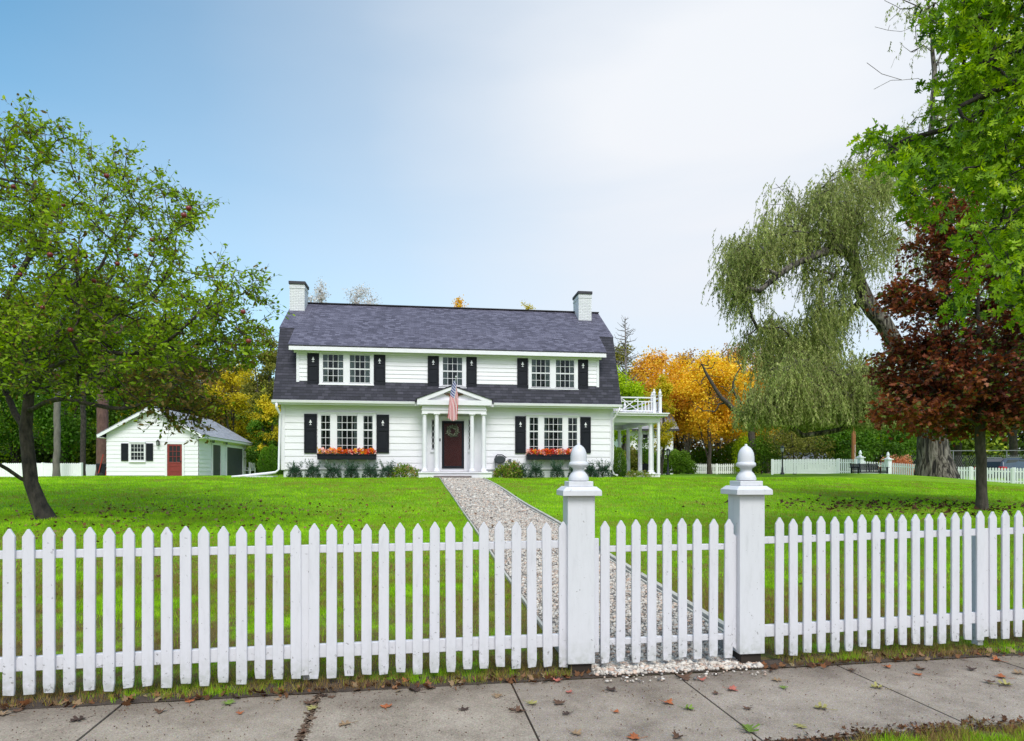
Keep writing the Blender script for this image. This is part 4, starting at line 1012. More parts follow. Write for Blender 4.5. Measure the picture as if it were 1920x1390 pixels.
gr_ = gate_post(pR, .03, 'white square gate post with acorn finial on the right of the gate', 6.5, .085)
MB().box(.0955, .135, -.045, -.02, .14, .935).build('stop_board', 'fence', gl, bevel=.003)
m = MB().prism([(-.155, .16), (-.0955, .10), (-.0955, .93), (-.125, .955), (-.150, .93)], 'y', -.05, -.02); m.build('stop_board', 'fence', gr_, bevel=.004)
# far fences
def far_fence(a, b, h, pitch, lab, solid=False, post_every=2.4, ph=None, finial=False, gate_=False):
    a = Vector((a[0], a[1], 0)); b = Vector((b[0], b[1], 0)); L = (b-a).length; ang = math.atan2(b.y-a.y, b.x-a.x)
    root = empty('picket_fence', (a.x, a.y, tz(a.x, a.y)), lab, 'fence', math.degrees(ang)); z0 = root.location.z
    dz = lambda s: tz(*(a.lerp(b, s/L)).xy)-z0
    m = MB(); k = int(L/pitch); wv = pitch*(.62 if not solid else .93)
    for i in range(k):
        s = (i+.5)*L/k; z = dz(s); m.prism([(s-wv/2, z+.06), (s+wv/2, z+.06), (s+wv/2, z+h-.05), (s, z+h), (s-wv/2, z+h-.05)], 'y', -.02, -.0)
    m.build('picket_panel', 'farwhite', root)
    m = MB(); k = max(1, int(L/2))
    for q in (.22, .78):
        for i in range(k): m.bar((L*i/k, .03, dz(L*i/k)+h*q), (L*(i+1)/k, .03, dz(L*(i+1)/k)+h*q), .05, .08)
    m.build('rail', 'farwhite', root)
    k = max(1, round(L/post_every))
    for i in range(k+1):
        s = L*i/k; MB().box(s-.07, s+.07, -.06, .10, dz(s)-.2, dz(s)+(ph or h+.02)).build('post', 'farwhite', root)
    return root
# ---------------------------------------------------------------- trees
def resample(pts, seg):
    pts = [np.array(p, float) for p in pts]; out = [pts[0]]
    ext = [2*pts[0]-pts[1]]+pts+[2*pts[-1]-pts[-2]]
    for i in range(1, len(ext)-2):
        p0, p1_, p2_, p3 = ext[i-1:i+3]; n = max(1, int(np.linalg.norm(p2_-p1_)/seg))
        for k in range(1, n+1):
            t = k/n; out.append(.5*((2*p1_)+(-p0+p2_)*t+(2*p0-5*p1_+4*p2_-p3)*t*t+(-p0+3*p1_-3*p2_+p3)*t**3))
    return out
class Tree:
    def __init__(s, limbs, attract, seg=.35, wob=.12, seed=0, up=.25, skip=0.0, lift=0.0):
        """limbs: list of polylines in world space, the first starts at the ground; attractors (n,3)"""
        s.rng = np.random.default_rng(seed); rg = s.rng
        pos, par = [], []
        for li, L in enumerate(limbs):
            rs = resample(L, seg)
            if li == 0: pos.append(rs[0]); par.append(-1); prev = 0
            else:
                d = np.linalg.norm(np.array(pos)-rs[0], axis=1); prev = int(np.argmin(d))
            for q in rs[1:]:
                pos.append(q+rg.normal(0, wob*.25, 3)*seg); par.append(prev); prev = len(pos)-1
        s.nl = len(pos); base_skip = int(len(resample(limbs[0], seg))*skip)
        A = np.array(attract); P0 = np.array(pos[base_skip:]) if base_skip else np.array(pos)
        dm = np.min(np.linalg.norm(A[:, None]-P0[None], axis=2), axis=1)
        A = A[np.argsort(dm)]
        buf = np.zeros((len(pos)+len(A)*40, 3)); buf[:len(pos)] = pos; n = len(pos)
        ok = np.ones(len(buf), bool); ok[:base_skip] = False
        s.tips = []
        for a in A:
            dd = np.linalg.norm(buf[:n]-a, axis=1)+np.clip(buf[:n, 2]-a[2]+lift, 0, 9)*.35
            dd[~ok[:n]] = 1e9
            j = int(np.argmin(dd)); b = buf[j]; dist = np.linalg.norm(a-b)
            pd = b-buf[par[j]] if par[j] >= 0 else np.array([0, 0, 1.]); pd = pd/(np.linalg.norm(pd)+1e-9)
            ctrl = b+(pd*.45+np.array([0, 0, up*.4]))*dist*.55; k = min(30, max(2, int(dist/seg)))
            for i in range(1, k+1):
                t = i/k; q = (1-t)**2*b+2*t*(1-t)*ctrl+t*t*a+rg.normal(0, wob*seg, 3)*(1 if i < k else .2)
                buf[n] = q; par.append(j); j = n; n += 1
            s.tips.append(j)
        s.pos = buf[:n].copy(); s.par = np.array(par); s.n = n
        cnt = np.zeros(n); cnt[s.tips] = 1
        for i in range(n-1, 0, -1): cnt[s.par[i]] += cnt[i]
        s.cnt = np.maximum(cnt, 1)
    def radii(s, rbase, rtip=.006):
        e = math.log(rbase/rtip)/math.log(max(s.cnt[0], 2)); s.rad = rtip*s.cnt**e
        return s.rad
    def wood(s, name, mat, parent, org, rbase, rtip=.006, n=7, nfine=4, flare=1.5, trunk_h=.6, minr=0, knots=0):
        rad = s.radii(rbase, rtip).copy(); rg = s.rng
        hz = s.pos[:, 2]-s.pos[0, 2]; lim = (np.arange(s.n) < s.nl)
        rad[lim] *= 1+(flare-1)*np.exp(-np.clip(hz[lim], 0, 9)/trunk_h*1.6)*(np.linalg.norm(s.pos[lim, :2]-s.pos[0, :2], axis=1) < rbase*6)
        kids = [[] for _ in range(s.n)]
        for i in range(1, s.n): kids[s.par[i]].append(i)
        starts = [(0, [0])]; V, Fq = [], []; off = 0; stack = [(0, None)]
        while stack:
            i, pr_ = stack.pop(); chain = [i] if pr_ is None else [pr_, i]; cur = i
            while kids[cur]:
                ks = sorted(kids[cur], key=lambda k: -s.cnt[k]); 
                for k in ks[1:]: stack.append((k, cur))
                cur = ks[0]; chain.append(cur)
            if len(chain) < 2: continue
            r_ = rad[chain].copy()
            if pr_ is not None: r_[0] = min(r_[0], r_[1]*1.25)
            if r_.max() < minr: continue
            m_ = n if r_.max() > .035 else nfine
            if r_.max() > rbase*.6: m_ = n*2
            C = s.pos[chain]; T = np.gradient(C, axis=0); T = nrm(T); ref = np.array([1., .1, 0]); ang = np.arange(m_)*2*math.pi/m_
            for q in range(len(chain)):
                a_ = ref-T[q]*ref.dot(T[q]); a_ = a_/(np.linalg.norm(a_)+1e-9); b_ = np.cross(T[q], a_); ref = a_
                lump = 1+(knots*np.sin(ang*3+q*.3)+knots*.7*np.sin(ang*5+q*.55)) if knots and r_[q] > rbase*.25 else 1
                V.append(C[q]+(np.cos(ang)[:, None]*a_+np.sin(ang)[:, None]*b_)*(r_[q]*(lump if np.ndim(lump) == 0 else lump[:, None])))
                if q < len(chain)-1:
                    b0 = off+q*m_; j = np.arange(m_); j2 = (j+1) % m_; Fq.append(np.stack([b0+j, b0+j2, b0+m_+j2, b0+m_+j], 1))
            off += len(chain)*m_
        return mesh_np(name, np.concatenate(V)-np.array(org), np.concatenate(Fq), mat, parent, smooth=True)
    def ends(s, back=3):
        """points on the outer twigs with their directions"""
        idx = []
        for t in s.tips:
            j = t
            for _ in range(back):
                idx.append(j); j = s.par[j]
                if j < s.nl: break
        idx = np.array(idx); d = nrm(s.pos[idx]-s.pos[s.par[idx]]); return s.pos[idx], d
def twigs_and_leaves(tr, root, org, leafm, woodm, m=4, L=(.25, .5), per=7, size=.07, tpl='oval', droop=.1, spread=.9, back=3, tint=None, twr=.004, lname='crown', upn=.5, width=1., bend=.15, twigmesh=True, sjit=.35, ldroop=0, fold=0):
    rg = tr.rng; p, d = tr.ends(back); p = np.repeat(p, m, 0); d = np.repeat(d, m, 0); k = len(p)
    dr = nrm(d*.8+rg.normal(0, spread*.6, (k, 3))+[0, 0, -droop]); Ln = rg.uniform(L[0], L[1], k)
    if twigmesh:
        e = p+dr*Ln[:, None]; a = nrm(np.cross(dr, [.3, .2, 1.])); b = np.cross(dr, a)
        V = np.empty((k, 6, 3)); 
        for q in range(3):
            o_ = a*math.cos(q*2.094)+b*math.sin(q*2.094); V[:, q] = p+o_*twr; V[:, 3+q] = e+o_*twr*.35
        fa = np.array([(0, 1, 4, 3), (1, 2, 5, 4), (2, 0, 3, 5)]); Fc = (fa[None]+(np.arange(k)*6)[:, None, None]).reshape(-1, 4)
        mesh_np('twigs', V.reshape(-1, 3)-np.array(org), Fc, woodm, root)
    t = rg.uniform(.1, 1.05, (k, per)); sgn = np.where(np.arange(per) % 2, 1, -1)[None, :, None]
    sd = nrm(np.cross(dr, rg.normal(0, 1, (k, 3))+[0, 0, 1.5]))
    lp = p[:, None]+dr[:, None]*(Ln[:, None]*t)[..., None]; ld = dr[:, None]*.5+sd[:, None]*sgn*.9+rg.normal(0, .35, (k, per, 3))+np.array([0, 0, -ldroop])
    nn = rg.normal(0, .6, (k, per, 3))+[0, 0, upn]
    lp = lp.reshape(-1, 3); ld = ld.reshape(-1, 3); nn = nn.reshape(-1, 3); sz = size*rg.uniform(1-sjit, 1+sjit, len(lp))
    tn = None
    if tint is not None: tn = tint(lp, rg)
    return leaves(lname, leafm, root, lp, ld, nn, sz, tpl, tn, org, bend, width, fold)
def in_poly(x, y, poly):
    x = np.asarray(x); y = np.asarray(y); c = np.zeros(x.shape, bool); n = len(poly)
    for i in range(n):
        x1, y1 = poly[i]; x2, y2 = poly[(i+1) % n]
        c ^= ((y1 > y) != (y2 > y)) & (x < (x2-x1)*(y-y1)/((y2-y1) or 1e-9)+x1)
    return c
def crown_pts(rng, blobs, n, shell=.35):
    """attractors in a union of ellipsoids (cx,cy,cz,rx,ry,rz,weight)"""
    out = []; w = np.array([b[6] if len(b) > 6 else b[3]*b[4]*b[5] for b in blobs], float); w /= w.sum()
    for b, q in zip(blobs, w):
        k = max(3, int(n*q)); v = nrm(rng.normal(0, 1, (k, 3))); r_ = rng.uniform(shell, 1, k)**(1/2.2)
        out.append(v*r_[:, None]*np.array(b[3:6])+np.array(b[:3]))
    return np.concatenate(out)
# ---- apple tree, left foreground
AD = 11.9
def ap(px, py, dd=0.): return tuple(P(px, py, AD+dd))
base = Vector(P(86, 985, AD)); base.z = tz(base.x, base.y)-.03
limbs = [[tuple(base), ap(76, 945), ap(60, 905), ap(53, 850), ap(46, 805), ap(50, 768)],
 [ap(62, 912), ap(40, 900, -.1), ap(15, 880, -.3), ap(-60, 830, -.8), ap(-160, 700, -1)],
 [ap(44, 800), ap(30, 775, .2), ap(12, 740, .4), ap(-10, 700, .7), ap(-70, 600, 1)],
 [ap(50, 768), ap(64, 765, -.2), ap(84, 754, -.5), ap(127, 750, -.8), ap(208, 765, -1.2), ap(256, 762, -1.4), ap(310, 735, -1.5)],
 [ap(50, 768), ap(58, 705), ap(39, 618, .3), ap(14, 556, .6), ap(55, 485, .8), ap(80, 440, .9), ap(60, 330, 1)],
 [ap(58, 705), ap(84, 668, .4), ap(101, 640, .7), ap(118, 600, 1), ap(190, 500, 1.2), ap(230, 400, 1.2)],
 [ap(56, 735), ap(97, 690, -.6), ap(186, 664, -1.2), ap(272, 660, -1.6), ap(334, 627, -1.8), ap(373, 592, -1.9), ap(440, 555, -2)],
 [ap(101, 640, .7), ap(190, 600, .1), ap(280, 560, -.4), ap(330, 480, -.6)],
 [ap(56, 735), ap(110, 720, .9), ap(200, 700, 1.6), ap(300, 690, 2.)]]
poly = [(-330, 240), (-150, 190), (10, 235), (30, 195), (60, 192), (85, 225), (112, 262), (150, 238), (165, 262), (195, 290), (240, 278), (262, 320), (310, 312), (330, 360), (368, 372), (400, 382), (372, 420), (340, 440), (352, 500),
        (370, 520), (420, 470), (430, 520), (500, 512), (526, 560), (492, 620), (470, 680), (400, 705), (360, 745), (300, 735), (230, 735), (160, 740), (100, 720), (40, 730), (0, 700), (-200, 760), (-330, 600)]
rg = np.random.default_rng(4); A = []
while len(A) < 1000:
    x, y = rg.uniform(-330, 530), rg.uniform(190, 750)
    if not in_poly([x], [y], poly)[0]: continue
    if x > 375 and y < 700 and rg.random() < .25: continue
    dpt = 2.9*math.sqrt(max(0, 1-((x-60)/480)**2))*rg.uniform(-1, 1)-(1.6 if x > 250 else 0)*(x-250)/270
    A.append(ap(x, y, dpt))
while len(A) < 1240:
    x, y = rg.uniform(-150, 430), rg.uniform(540, 745)
    if in_poly([x], [y], poly)[0]: A.append(ap(x, y, rg.uniform(-2.4, 2.2)))
for q in range(16): A.append(ap(rg.uniform(255, 400), rg.uniform(745, 795), -1.6+rg.uniform(-.5, .4)))
apple = empty('apple_tree', base, 'old apple tree with dark leaning trunk and small red apples, left of the garage', 'tree')
T = Tree(limbs, A, .28, .16, 8, .3, skip=.8, lift=.2)
T.wood('trunk', 'barkdark', apple, base, .108, .0046, 8, 4, 1.5, .35, knots=.10)
M['appleleaf'] = leafmat('apple_leaves', [(.07, .10, .012), (.13, .20, .012), (.22, .34, .015), (.32, .46, .02), (.42, .54, .05), (.13, .05, .03)], .45)
def atint(lp, rg): 
    px = lp[:, 0]/lp[:, 1]*F+CX; py = HY-(lp[:, 2]-H)/lp[:, 1]*F
    t = .48+rg.normal(0, .15, len(lp))+.10*np.sin(px*.021+py*.013)-.20*sm((py-560)/160)
    br_ = (rg.random(len(lp)) < .10+.55*((px > 230) & (py > 690))); t = np.where(br_, .97, np.clip(t, 0, .85)); return t
twigs_and_leaves(T, apple, base, 'appleleaf', 'barkdark', 4, (.16, .42), 5, .072, 'oval', .05, .9, 3, atint, .0035)
M['apple'] = basic('apple_skin', (.26, .018, .03), (.16, .03, .02), 8, .35)
m = MB().lathe([(.002, -.030), (.022, -.034), (.037, -.018), (.041, .004), (.034, .026), (.018, .034), (.004, .026)], (0, 0, 0), 12); apm = m.build('apple', 'apple', apple, smooth=True)
MB().tube([(0, 0, .02), (.004, 0, .06)], .003, 4).build('stalk', 'stem', apm)
for k, (x, y) in enumerate([(25, 350), (119, 385), (88, 423), (345, 404), (354, 391), (255, 479), (284, 477), (146, 491), (159, 480), (220, 495), (27, 500), (38, 515), (80, 577), (94, 478), (132, 619), (176, 527), (243, 468), (456, 585), (466, 640), (108, 707), (285, 450), (200, 330)]):
    q = P(x, y, AD-2.2+random.uniform(-.4, .5)-(1. if x > 300 else 0)); o = apm if k == 0 else copy_tree(apm, apple); o.location = q-base; sc = random.uniform(.75, 1.1); o.scale = (sc,)*3

# ---- pin oak, branches from the upper right
OD = 7.4
def op(px, py, dd=0.): return tuple(P(px, py, OD+dd))
ob = Vector((8.6, 7.8, 0)); ob.z = tz(ob.x, ob.y)-.05
top = Vector((8.4, 7.8, 11))
limbs = [[tuple(ob), (8.55, 7.8, 2.5), (8.5, 7.8, 5), (8.4, 7.8, 8), tuple(top)],
 [(8.5, 7.8, 5.6), op(2100, 235), op(2000, 245), op(1920, 262), op(1849, 302), op(1781, 340), op(1735, 338)],
 [(8.5, 7.8, 6.1), op(2100, 160, .4), op(1990, 170, .3), op(1880, 195), op(1803, 232), op(1738, 252, -.2), op(1660, 275, -.3), op(1605, 292, -.4)],
 [(8.45, 7.8, 6.8), op(2100, 20, .8), op(1990, 50, .5), op(1900, 90, .5), op(1830, 125, .4), op(1765, 165, .3)],
 [(8.45, 7.8, 7.4), op(2100, -150, 1), op(1950, -120, .8), op(1839, 5, .6), op(1798, 75, .5)],
 [(8.5, 7.8, 4.8), op(2120, 330, -.2), op(2000, 355, -.2), op(1920, 383, -.2), op(1877, 415, -.2), op(1838, 460, -.3), op(1810, 520, -.3)],
 [(8.5, 7.8, 4.4), op(2130, 400, .3), op(2010, 420, .2), op(1950, 450, .2), op(1910, 500, .1), op(1880, 570, 0)],
 [(8.5, 7.8, 6.4), op(2100, 90, -.6), op(1960, 140, -.7), op(1880, 160, -.8), op(1800, 200, -.8)]]
opoly = [(1745, -120), (1738, 20), (1745, 60), (1790, 95), (1762, 140), (1742, 175), (1772, 200), (1725, 225), (1660, 250), (1585, 285), (1600, 305), (1680, 315), (1690, 350), (1655, 385), (1720, 400), (1775, 430), (1800, 470),
         (1775, 540), (1790, 590), (1800, 600), (1830, 590), (1850, 545), (1885, 545), (1905, 580), (1960, 600), (2150, 560), (2150, -150)]
A = []
while len(A) < 560:
    x, y = rg.uniform(1580, 2150), rg.uniform(-150, 625)
    if not in_poly([x], [y], opoly)[0]: continue
    if rg.random() < .35*(x > 1930) or (y > 330 and x < 1880 and rg.random() < .6) or (x < 1800 and rg.random() < .35): continue
    A.append(op(x, y, rg.uniform(-1.3, 1.6)))
oak = empty('oak_tree', ob, 'green pin oak whose leafy branches reach in at the upper right corner', 'tree')
T = Tree(limbs, A, .22, .12, 3, .15, skip=.5)
T.wood('trunk', 'barkdark', oak, ob, .24, .004, 8, 4, 1.3, .8)
M['oakleaf'] = leafmat('oak_leaves', [(.035, .085, .012), (.11, .22, .014), (.22, .38, .018), (.36, .54, .022), (.50, .66, .035), (.55, .52, .05)], .42, .42)
def otint(lp, rg): return np.clip(.40+rg.normal(0, .17, len(lp))+.16*np.sin(lp[:, 0]*4+lp[:, 2]*3)*np.sin(lp[:, 1]*2+lp[:, 2]*2)+.06*(lp[:, 2] < 4.2), 0, .93)
twigs_and_leaves(T, oak, ob, 'oakleaf', 'barkdark', 2, (.14, .34), 5, .104, 'oak', .25, .9, 3, otint, .003, upn=.35, ldroop=.35, fold=.35, bend=.2)

# ---- crimson maple
MD = 14.8
mbs = Vector(P(1841, 948, MD)); mbs.z = tz(mbs.x, mbs.y)-.03
def mp_(px, py, dd=0.): return tuple(P(px, py, MD+dd))
limbs = [[tuple(mbs), mp_(1840, 880), mp_(1838, 800), mp_(1837, 700), mp_(1835, 600), mp_(1832, 500), mp_(1825, 420)]]
for (z_, x2, y2, dd) in ((800, 1740, 720, -.6), (790, 1930, 700, .5), (770, 1800, 700, 1.4), (760, 1870, 690, -1.3), (720, 1700, 620, .4), (700, 1960, 600, -.4), (660, 1780, 560, -1.0), (640, 1900, 540, 1.0), (600, 1770, 470, .6), (560, 1880, 450, -.5), (500, 1775, 400, 0)):
    limbs.append([mp_(1838, z_), mp_((1838+x2)/2, (z_+y2)/2+6, dd*.5), mp_(x2, y2, dd)])
blobs = [(*mp_(1860, 600), 2.5, 2.3, 2.0), (*mp_(1850, 715), 2.45, 2.4, .75), (*mp_(1775, 430, .2), .75, .9, 1.0, 3), (*mp_(1925, 470), 1.1, 1.2, 1.2), (*mp_(1960, 650), 1.5, 1.6, 1.3), (*mp_(1900, 745), 1.5, 1.4, .5, 5), (*mp_(1700, 555, -.2), .45, .5, .18, 1), (*mp_(1715, 765, -.5), .8, .9, .3, 2.6), (*mp_(1830, 785, .2), 1.9, 1.6, .28, 3), (*mp_(1880, 520), 1.6, 1.5, 1.5), (*mp_(1745, 690), 1.1, 1.2, .9, 5)]
A = crown_pts(rg, blobs, 660, .28)
maple = empty('maple_tree', mbs, 'dark crimson leaved maple with a slim trunk at the right of the lawn', 'tree')
T = Tree(limbs, A, .25, .12, 5, .25, skip=.35, lift=.3)
T.wood('trunk', 'bark', maple, mbs, .105, .0045, 8, 4, 1.35, .35)
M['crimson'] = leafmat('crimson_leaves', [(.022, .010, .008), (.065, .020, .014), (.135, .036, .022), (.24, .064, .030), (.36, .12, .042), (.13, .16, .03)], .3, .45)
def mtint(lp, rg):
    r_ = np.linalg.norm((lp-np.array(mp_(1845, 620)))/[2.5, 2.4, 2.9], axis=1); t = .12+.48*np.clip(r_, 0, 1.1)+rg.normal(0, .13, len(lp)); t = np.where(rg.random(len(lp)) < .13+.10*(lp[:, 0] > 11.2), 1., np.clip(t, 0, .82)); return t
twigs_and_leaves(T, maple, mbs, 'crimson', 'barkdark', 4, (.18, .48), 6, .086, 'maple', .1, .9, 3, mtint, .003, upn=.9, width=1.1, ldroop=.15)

# ---- big willow
WD = 33.
def wp(px, py, dd=0.): return tuple(P(px, py, WD+dd))
wb = Vector(P(1757, 898, WD)); wb.z = tz(wb.x, wb.y)-.15
limbs = [[tuple(wb), wp(1752, 850), wp(1748, 800), wp(1738, 760), wp(1715, 705), wp(1690, 665), wp(1655, 605), wp(1620, 560), wp(1606, 500), wp(1598, 430), wp(1580, 370)],
 [wp(1748, 800), wp(1765, 700, 1), wp(1770, 560, 1.5), wp(1762, 400, 1), wp(1748, 250, 0), wp(1752, 130), wp(1745, 40), wp(1740, -40)],
 [wp(1745, 780), wp(1705, 783, -1.5), wp(1660, 782, -2.5), wp(1600, 796, -3.2), wp(1545, 815, -3.8), wp(1505, 818, -4), wp(1470, 790, -4)],
 [wp(1616, 545), wp(1600, 490, -1), wp(1575, 468, -2), wp(1530, 478, -3), wp(1480, 500, -3.5), wp(1425, 545, -4)],
 [wp(1622, 565), wp(1590, 590, 1), wp(1560, 620, 2), wp(1520, 640, 3), wp(1460, 660, 3)],
 [wp(1765, 700, 1), wp(1830, 600, 2), wp(1900, 500, 3), wp(1980, 420, 4)],
 [wp(1748, 250), wp(1765, 180), wp(1720, 148, -1), wp(1690, 150, -1.5), wp(1655, 138, -2), wp(1625, 118, -2)],
 [wp(1752, 130), wp(1775, 60), wp(1740, 42, 1), wp(1690, 60, 1.4), wp(1640, 52, 1.6)],
 [wp(1690, 150, -1.5), wp(1668, 150, -1), wp(1640, 167, -1)]]
regs = [([(1345, 520), (1345, 470), (1385, 430), (1430, 400), (1445, 350), (1480, 330), (1540, 345), (1575, 310), (1680, 320), (1690, 430), (1640, 500), (1560, 450), (1500, 470), (1420, 520), (1380, 560)], 190, (-4, 2)),
        ([(1560, 330), (1590, 270), (1680, 230), (1760, 230), (1900, 260), (1960, 400), (1940, 600), (1700, 470), (1690, 360)], 100, (-2, 5)),
        ([(1385, 640), (1420, 600), (1500, 590), (1560, 570), (1600, 600), (1560, 660), (1480, 680), (1400, 690)], 90, (-3, 4)),
        ([(1390, 740), (1430, 690), (1530, 655), (1640, 660), (1690, 690), (1690, 750), (1600, 760), (1520, 770), (1450, 775), (1400, 790)], 150, (-6, -1)),
        ([(1510, 500), (1590, 480), (1610, 560), (1570, 600), (1520, 570)], 30, (-3, 2)),
        ([(1640, 40), (1640, 5), (1700, -60), (1790, -60), (1790, 120), (1700, 110)], 40, (-2, 2)), ([(1690, 150), (1790, 130), (1800, 240), (1720, 210)], 12, (-1, 1))]
A = []
for pg, k, (d0, d1) in regs:
    xs_ = [q[0] for q in pg]; ys_ = [q[1] for q in pg]; c_ = 0
    while c_ < k:
        x, y = rg.uniform(min(xs_), max(xs_)), rg.uniform(min(ys_), max(ys_))
        if in_poly([x], [y], pg)[0]: A.append(wp(x, y, rg.uniform(d0, d1))); c_ += 1
willow = empty('willow_tree', wb, 'huge old weeping willow with massive furrowed trunk and drooping grey green strands', 'tree')
A = [a for a in A if not in_poly([a[0]/a[1]*F+CX], [HY-(a[2]-H)/a[1]*F], [(1590, 470), (1618, 470), (1640, 560), (1700, 670), (1690, 700), (1640, 620), (1605, 550)])[0]]
T = Tree(limbs, A, .7, .16, 6, .35, skip=.35)
def willowbark():
    m, nt, out = newmat('furrowed_bark'); n = N(nt); tc = n('TexCoord').outputs['Object']
    v = n('Mapping', {'Vector': tc, 'Scale': (1, 1, .16), 'Rotation': (.0, .12, 0)}).outputs[0]
    a = n.noise(v, 5.5, 6, .6, 1.2); c = n.ramp(a, [(.42, (.012, .009, .008)), (.49, (.09, .075, .062)), (.62, (.24, .21, .185))])
    b = n('BsdfPrincipled', {'Roughness': .95}); n.l(c, b.inputs['Base Color']); n.l(n.bump(a, 1., .18), b.inputs['Normal']); n.l(b.outputs[0], out.inputs[0]); return m
M['furrow'] = willowbark()
T.wood('trunk', 'furrow', willow, wb, .60, .012, 9, 4, 1.75, 1.9, knots=.05)
# drooping strands
p, d = T.ends(4); rgw = T.rng
hi = P(1700, 180, WD).z; keep = (p[:, 2] < hi) | (rgw.random(len(p)) < .25); p, d = p[keep], d[keep]
m_ = 5; p = np.repeat(p, m_, 0)+rgw.normal(0, .30, (len(p)*m_, 3)); d = np.repeat(d, m_, 0); k = len(p)
Ln = rgw.gamma(2.6, .26, k)+.2; low = p[:, 2] < 7; Ln = np.where(low, Ln*1.5, Ln); Ln = np.where(low, np.minimum(Ln*.85, np.maximum(p[:, 2]-3.35, .3)), Ln); Ln = np.where(p[:, 2] > hi-1, Ln*.45, Ln)
K = 44; tt_ = np.linspace(0, 1, 7); Vt = []; sway = rgw.normal(0, .22, (k, 2))
h0 = nrm(np.stack([d[:, 0]+rgw.normal(0, .5, k), d[:, 1]+rgw.normal(0, .5, k), np.zeros(k)], 1))
def strand(t):  # t (k,m)
    out = p[:, None]+h0[:, None]*((1-np.exp(-t*3))*.28)[..., None]*Ln[:, None, None]
    out = out+np.stack([sway[:, 0:1]*t*t, sway[:, 1:2]*t*t, .10*np.sin(t*2.5)-t*Ln[:, None]], -1); return out
C = strand(np.repeat(tt_[None], k, 0)); V = np.empty((k, 7, 2, 3)); V[:, :, 0] = C-[.006, 0, 0]; V[:, :, 1] = C+[.006, 0, 0]
fa = np.array([(2*i, 2*i+1, 2*i+3, 2*i+2) for i in range(6)]); Fc = (fa[None]+(np.arange(k)*14)[:, None, None]).reshape(-1, 4)
M['wstem'] = basic('willow_twig', (.16, .15, .05), None, 5, .8)
mesh_np('twigs', V.reshape(-1, 3)-np.array(wb), Fc, 'wstem', willow)
t = np.sort(rgw.random((k, K)), 1); keep = rgw.random((k, K)) < np.clip(Ln[:, None]*30/K, .2, 1)*(.8)
lp = strand(t); ld = np.stack([rgw.normal(0, .55, (k, K)), rgw.normal(0, .55, (k, K)), -np.ones((k, K))], -1)
tn = np.repeat((np.clip(.5+rgw.normal(0, .16, k)+.10*np.sin(p[:, 0]*.9+p[:, 2]*.7)-.12*(p[:, 2] < 5), 0, 1))[:, None], K, 1)+rgw.normal(0, .12, (k, K))
lp, ld, tn = lp[keep], ld[keep], np.clip(tn[keep], 0, 1)
M['willowleaf'] = leafmat('willow_leaves', [(.08, .10, .030), (.16, .195, .055), (.26, .31, .085), (.36, .41, .12), (.46, .50, .17), (.56, .56, .24)], .4)
leaves('crown', 'willowleaf', willow, lp, ld, rgw.normal(0, 1, lp.shape), rgw.uniform(.09, .17, len(lp)), 'slim', tn, wb, .1, 1.9)

# ---- generic broadleaf trees for the distance
def make_tree(kind, h, cr, trunk_r, leafm, barkm, natt, dens, lsz, seed, label, loc, cat='tree', group=None, trunk_frac=.3, blobs=None, multi=1, cl=.45, sc=None, tints=None, bare=False, name=None):
    rg = np.random.default_rng(seed); x, y = loc; z = tz(x, y)-.05
    root = empty(name or kind, (x, y, z), label, cat, group=group)
    if blobs is None:
        blobs = [(0, 0, h*(trunk_frac+(1-trunk_frac)*.5), cr, cr, h*(1-trunk_frac)*.5, 3)]
        for i in range(7):
            a_ = rg.uniform(0, 6.28); zz = rg.uniform(trunk_frac+.12, .88); rr2 = cr*math.sin(math.pi*min(1, max(0, (zz-trunk_frac)/(1-trunk_frac)*.8+.18)))
            blobs.append((math.cos(a_)*rr2*.75, math.sin(a_)*rr2*.75, h*zz, cr*.42, cr*.42, cr*.36, .55))
        blobs.append((rg.uniform(-.3, .3)*cr, 0, h*.93, cr*.35, cr*.35, h*.08, .4))
    A = crown_pts(rg, blobs, natt, .15)+np.array([x, y, z])
    tp_ = (x+rg.uniform(-.3, .3), y, z+h*.85); limbs = [[(x, y, z), (x+rg.uniform(-.15, .15), y, z+h*trunk_frac*.6), (x+rg.uniform(-.3, .3), y, z+h*.5), tp_]]
    for i in range(multi-1):
        a_ = rg.uniform(0, 6.28); limbs.append([(x, y, z+h*trunk_frac*.3), (x+math.cos(a_)*cr*.3, y+math.sin(a_)*cr*.3, z+h*.5), (x+math.cos(a_)*cr*.5, y+math.sin(a_)*cr*.5, z+h*.75)])
    T = Tree(limbs, A, max(.35, h*.05), .16, seed, .35, skip=trunk_frac*.8)
    T.wood('trunk', barkm, root, (x, y, z), trunk_r, trunk_r*.07, 6, 3, 1.35, h*.05)
    if bare: return root
    p, d = T.ends(3); k = max(1, int(dens/len(p))); p = np.repeat(p, k, 0); p = p+rg.normal(0, cl, p.shape)*[1, 1, .7]
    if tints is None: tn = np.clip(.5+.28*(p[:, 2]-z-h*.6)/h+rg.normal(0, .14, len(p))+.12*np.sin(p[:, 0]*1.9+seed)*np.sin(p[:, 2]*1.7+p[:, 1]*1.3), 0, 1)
    else: tn = tints(p, rg)
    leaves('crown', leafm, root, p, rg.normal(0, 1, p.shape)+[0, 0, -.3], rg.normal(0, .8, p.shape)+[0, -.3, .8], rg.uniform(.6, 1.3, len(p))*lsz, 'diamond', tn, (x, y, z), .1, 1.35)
    return root
M['orange'] = leafmat('orange_autumn_leaves', [(.30, .14, .015), (.58, .27, .015), (.78, .40, .018), (.88, .50, .02), (.90, .62, .03), (.86, .70, .08)], .35)
M['yellow'] = leafmat('yellow_autumn_leaves', [(.16, .15, .015), (.38, .31, .018), (.56, .45, .02), (.72, .58, .03), (.80, .64, .06)], .35)
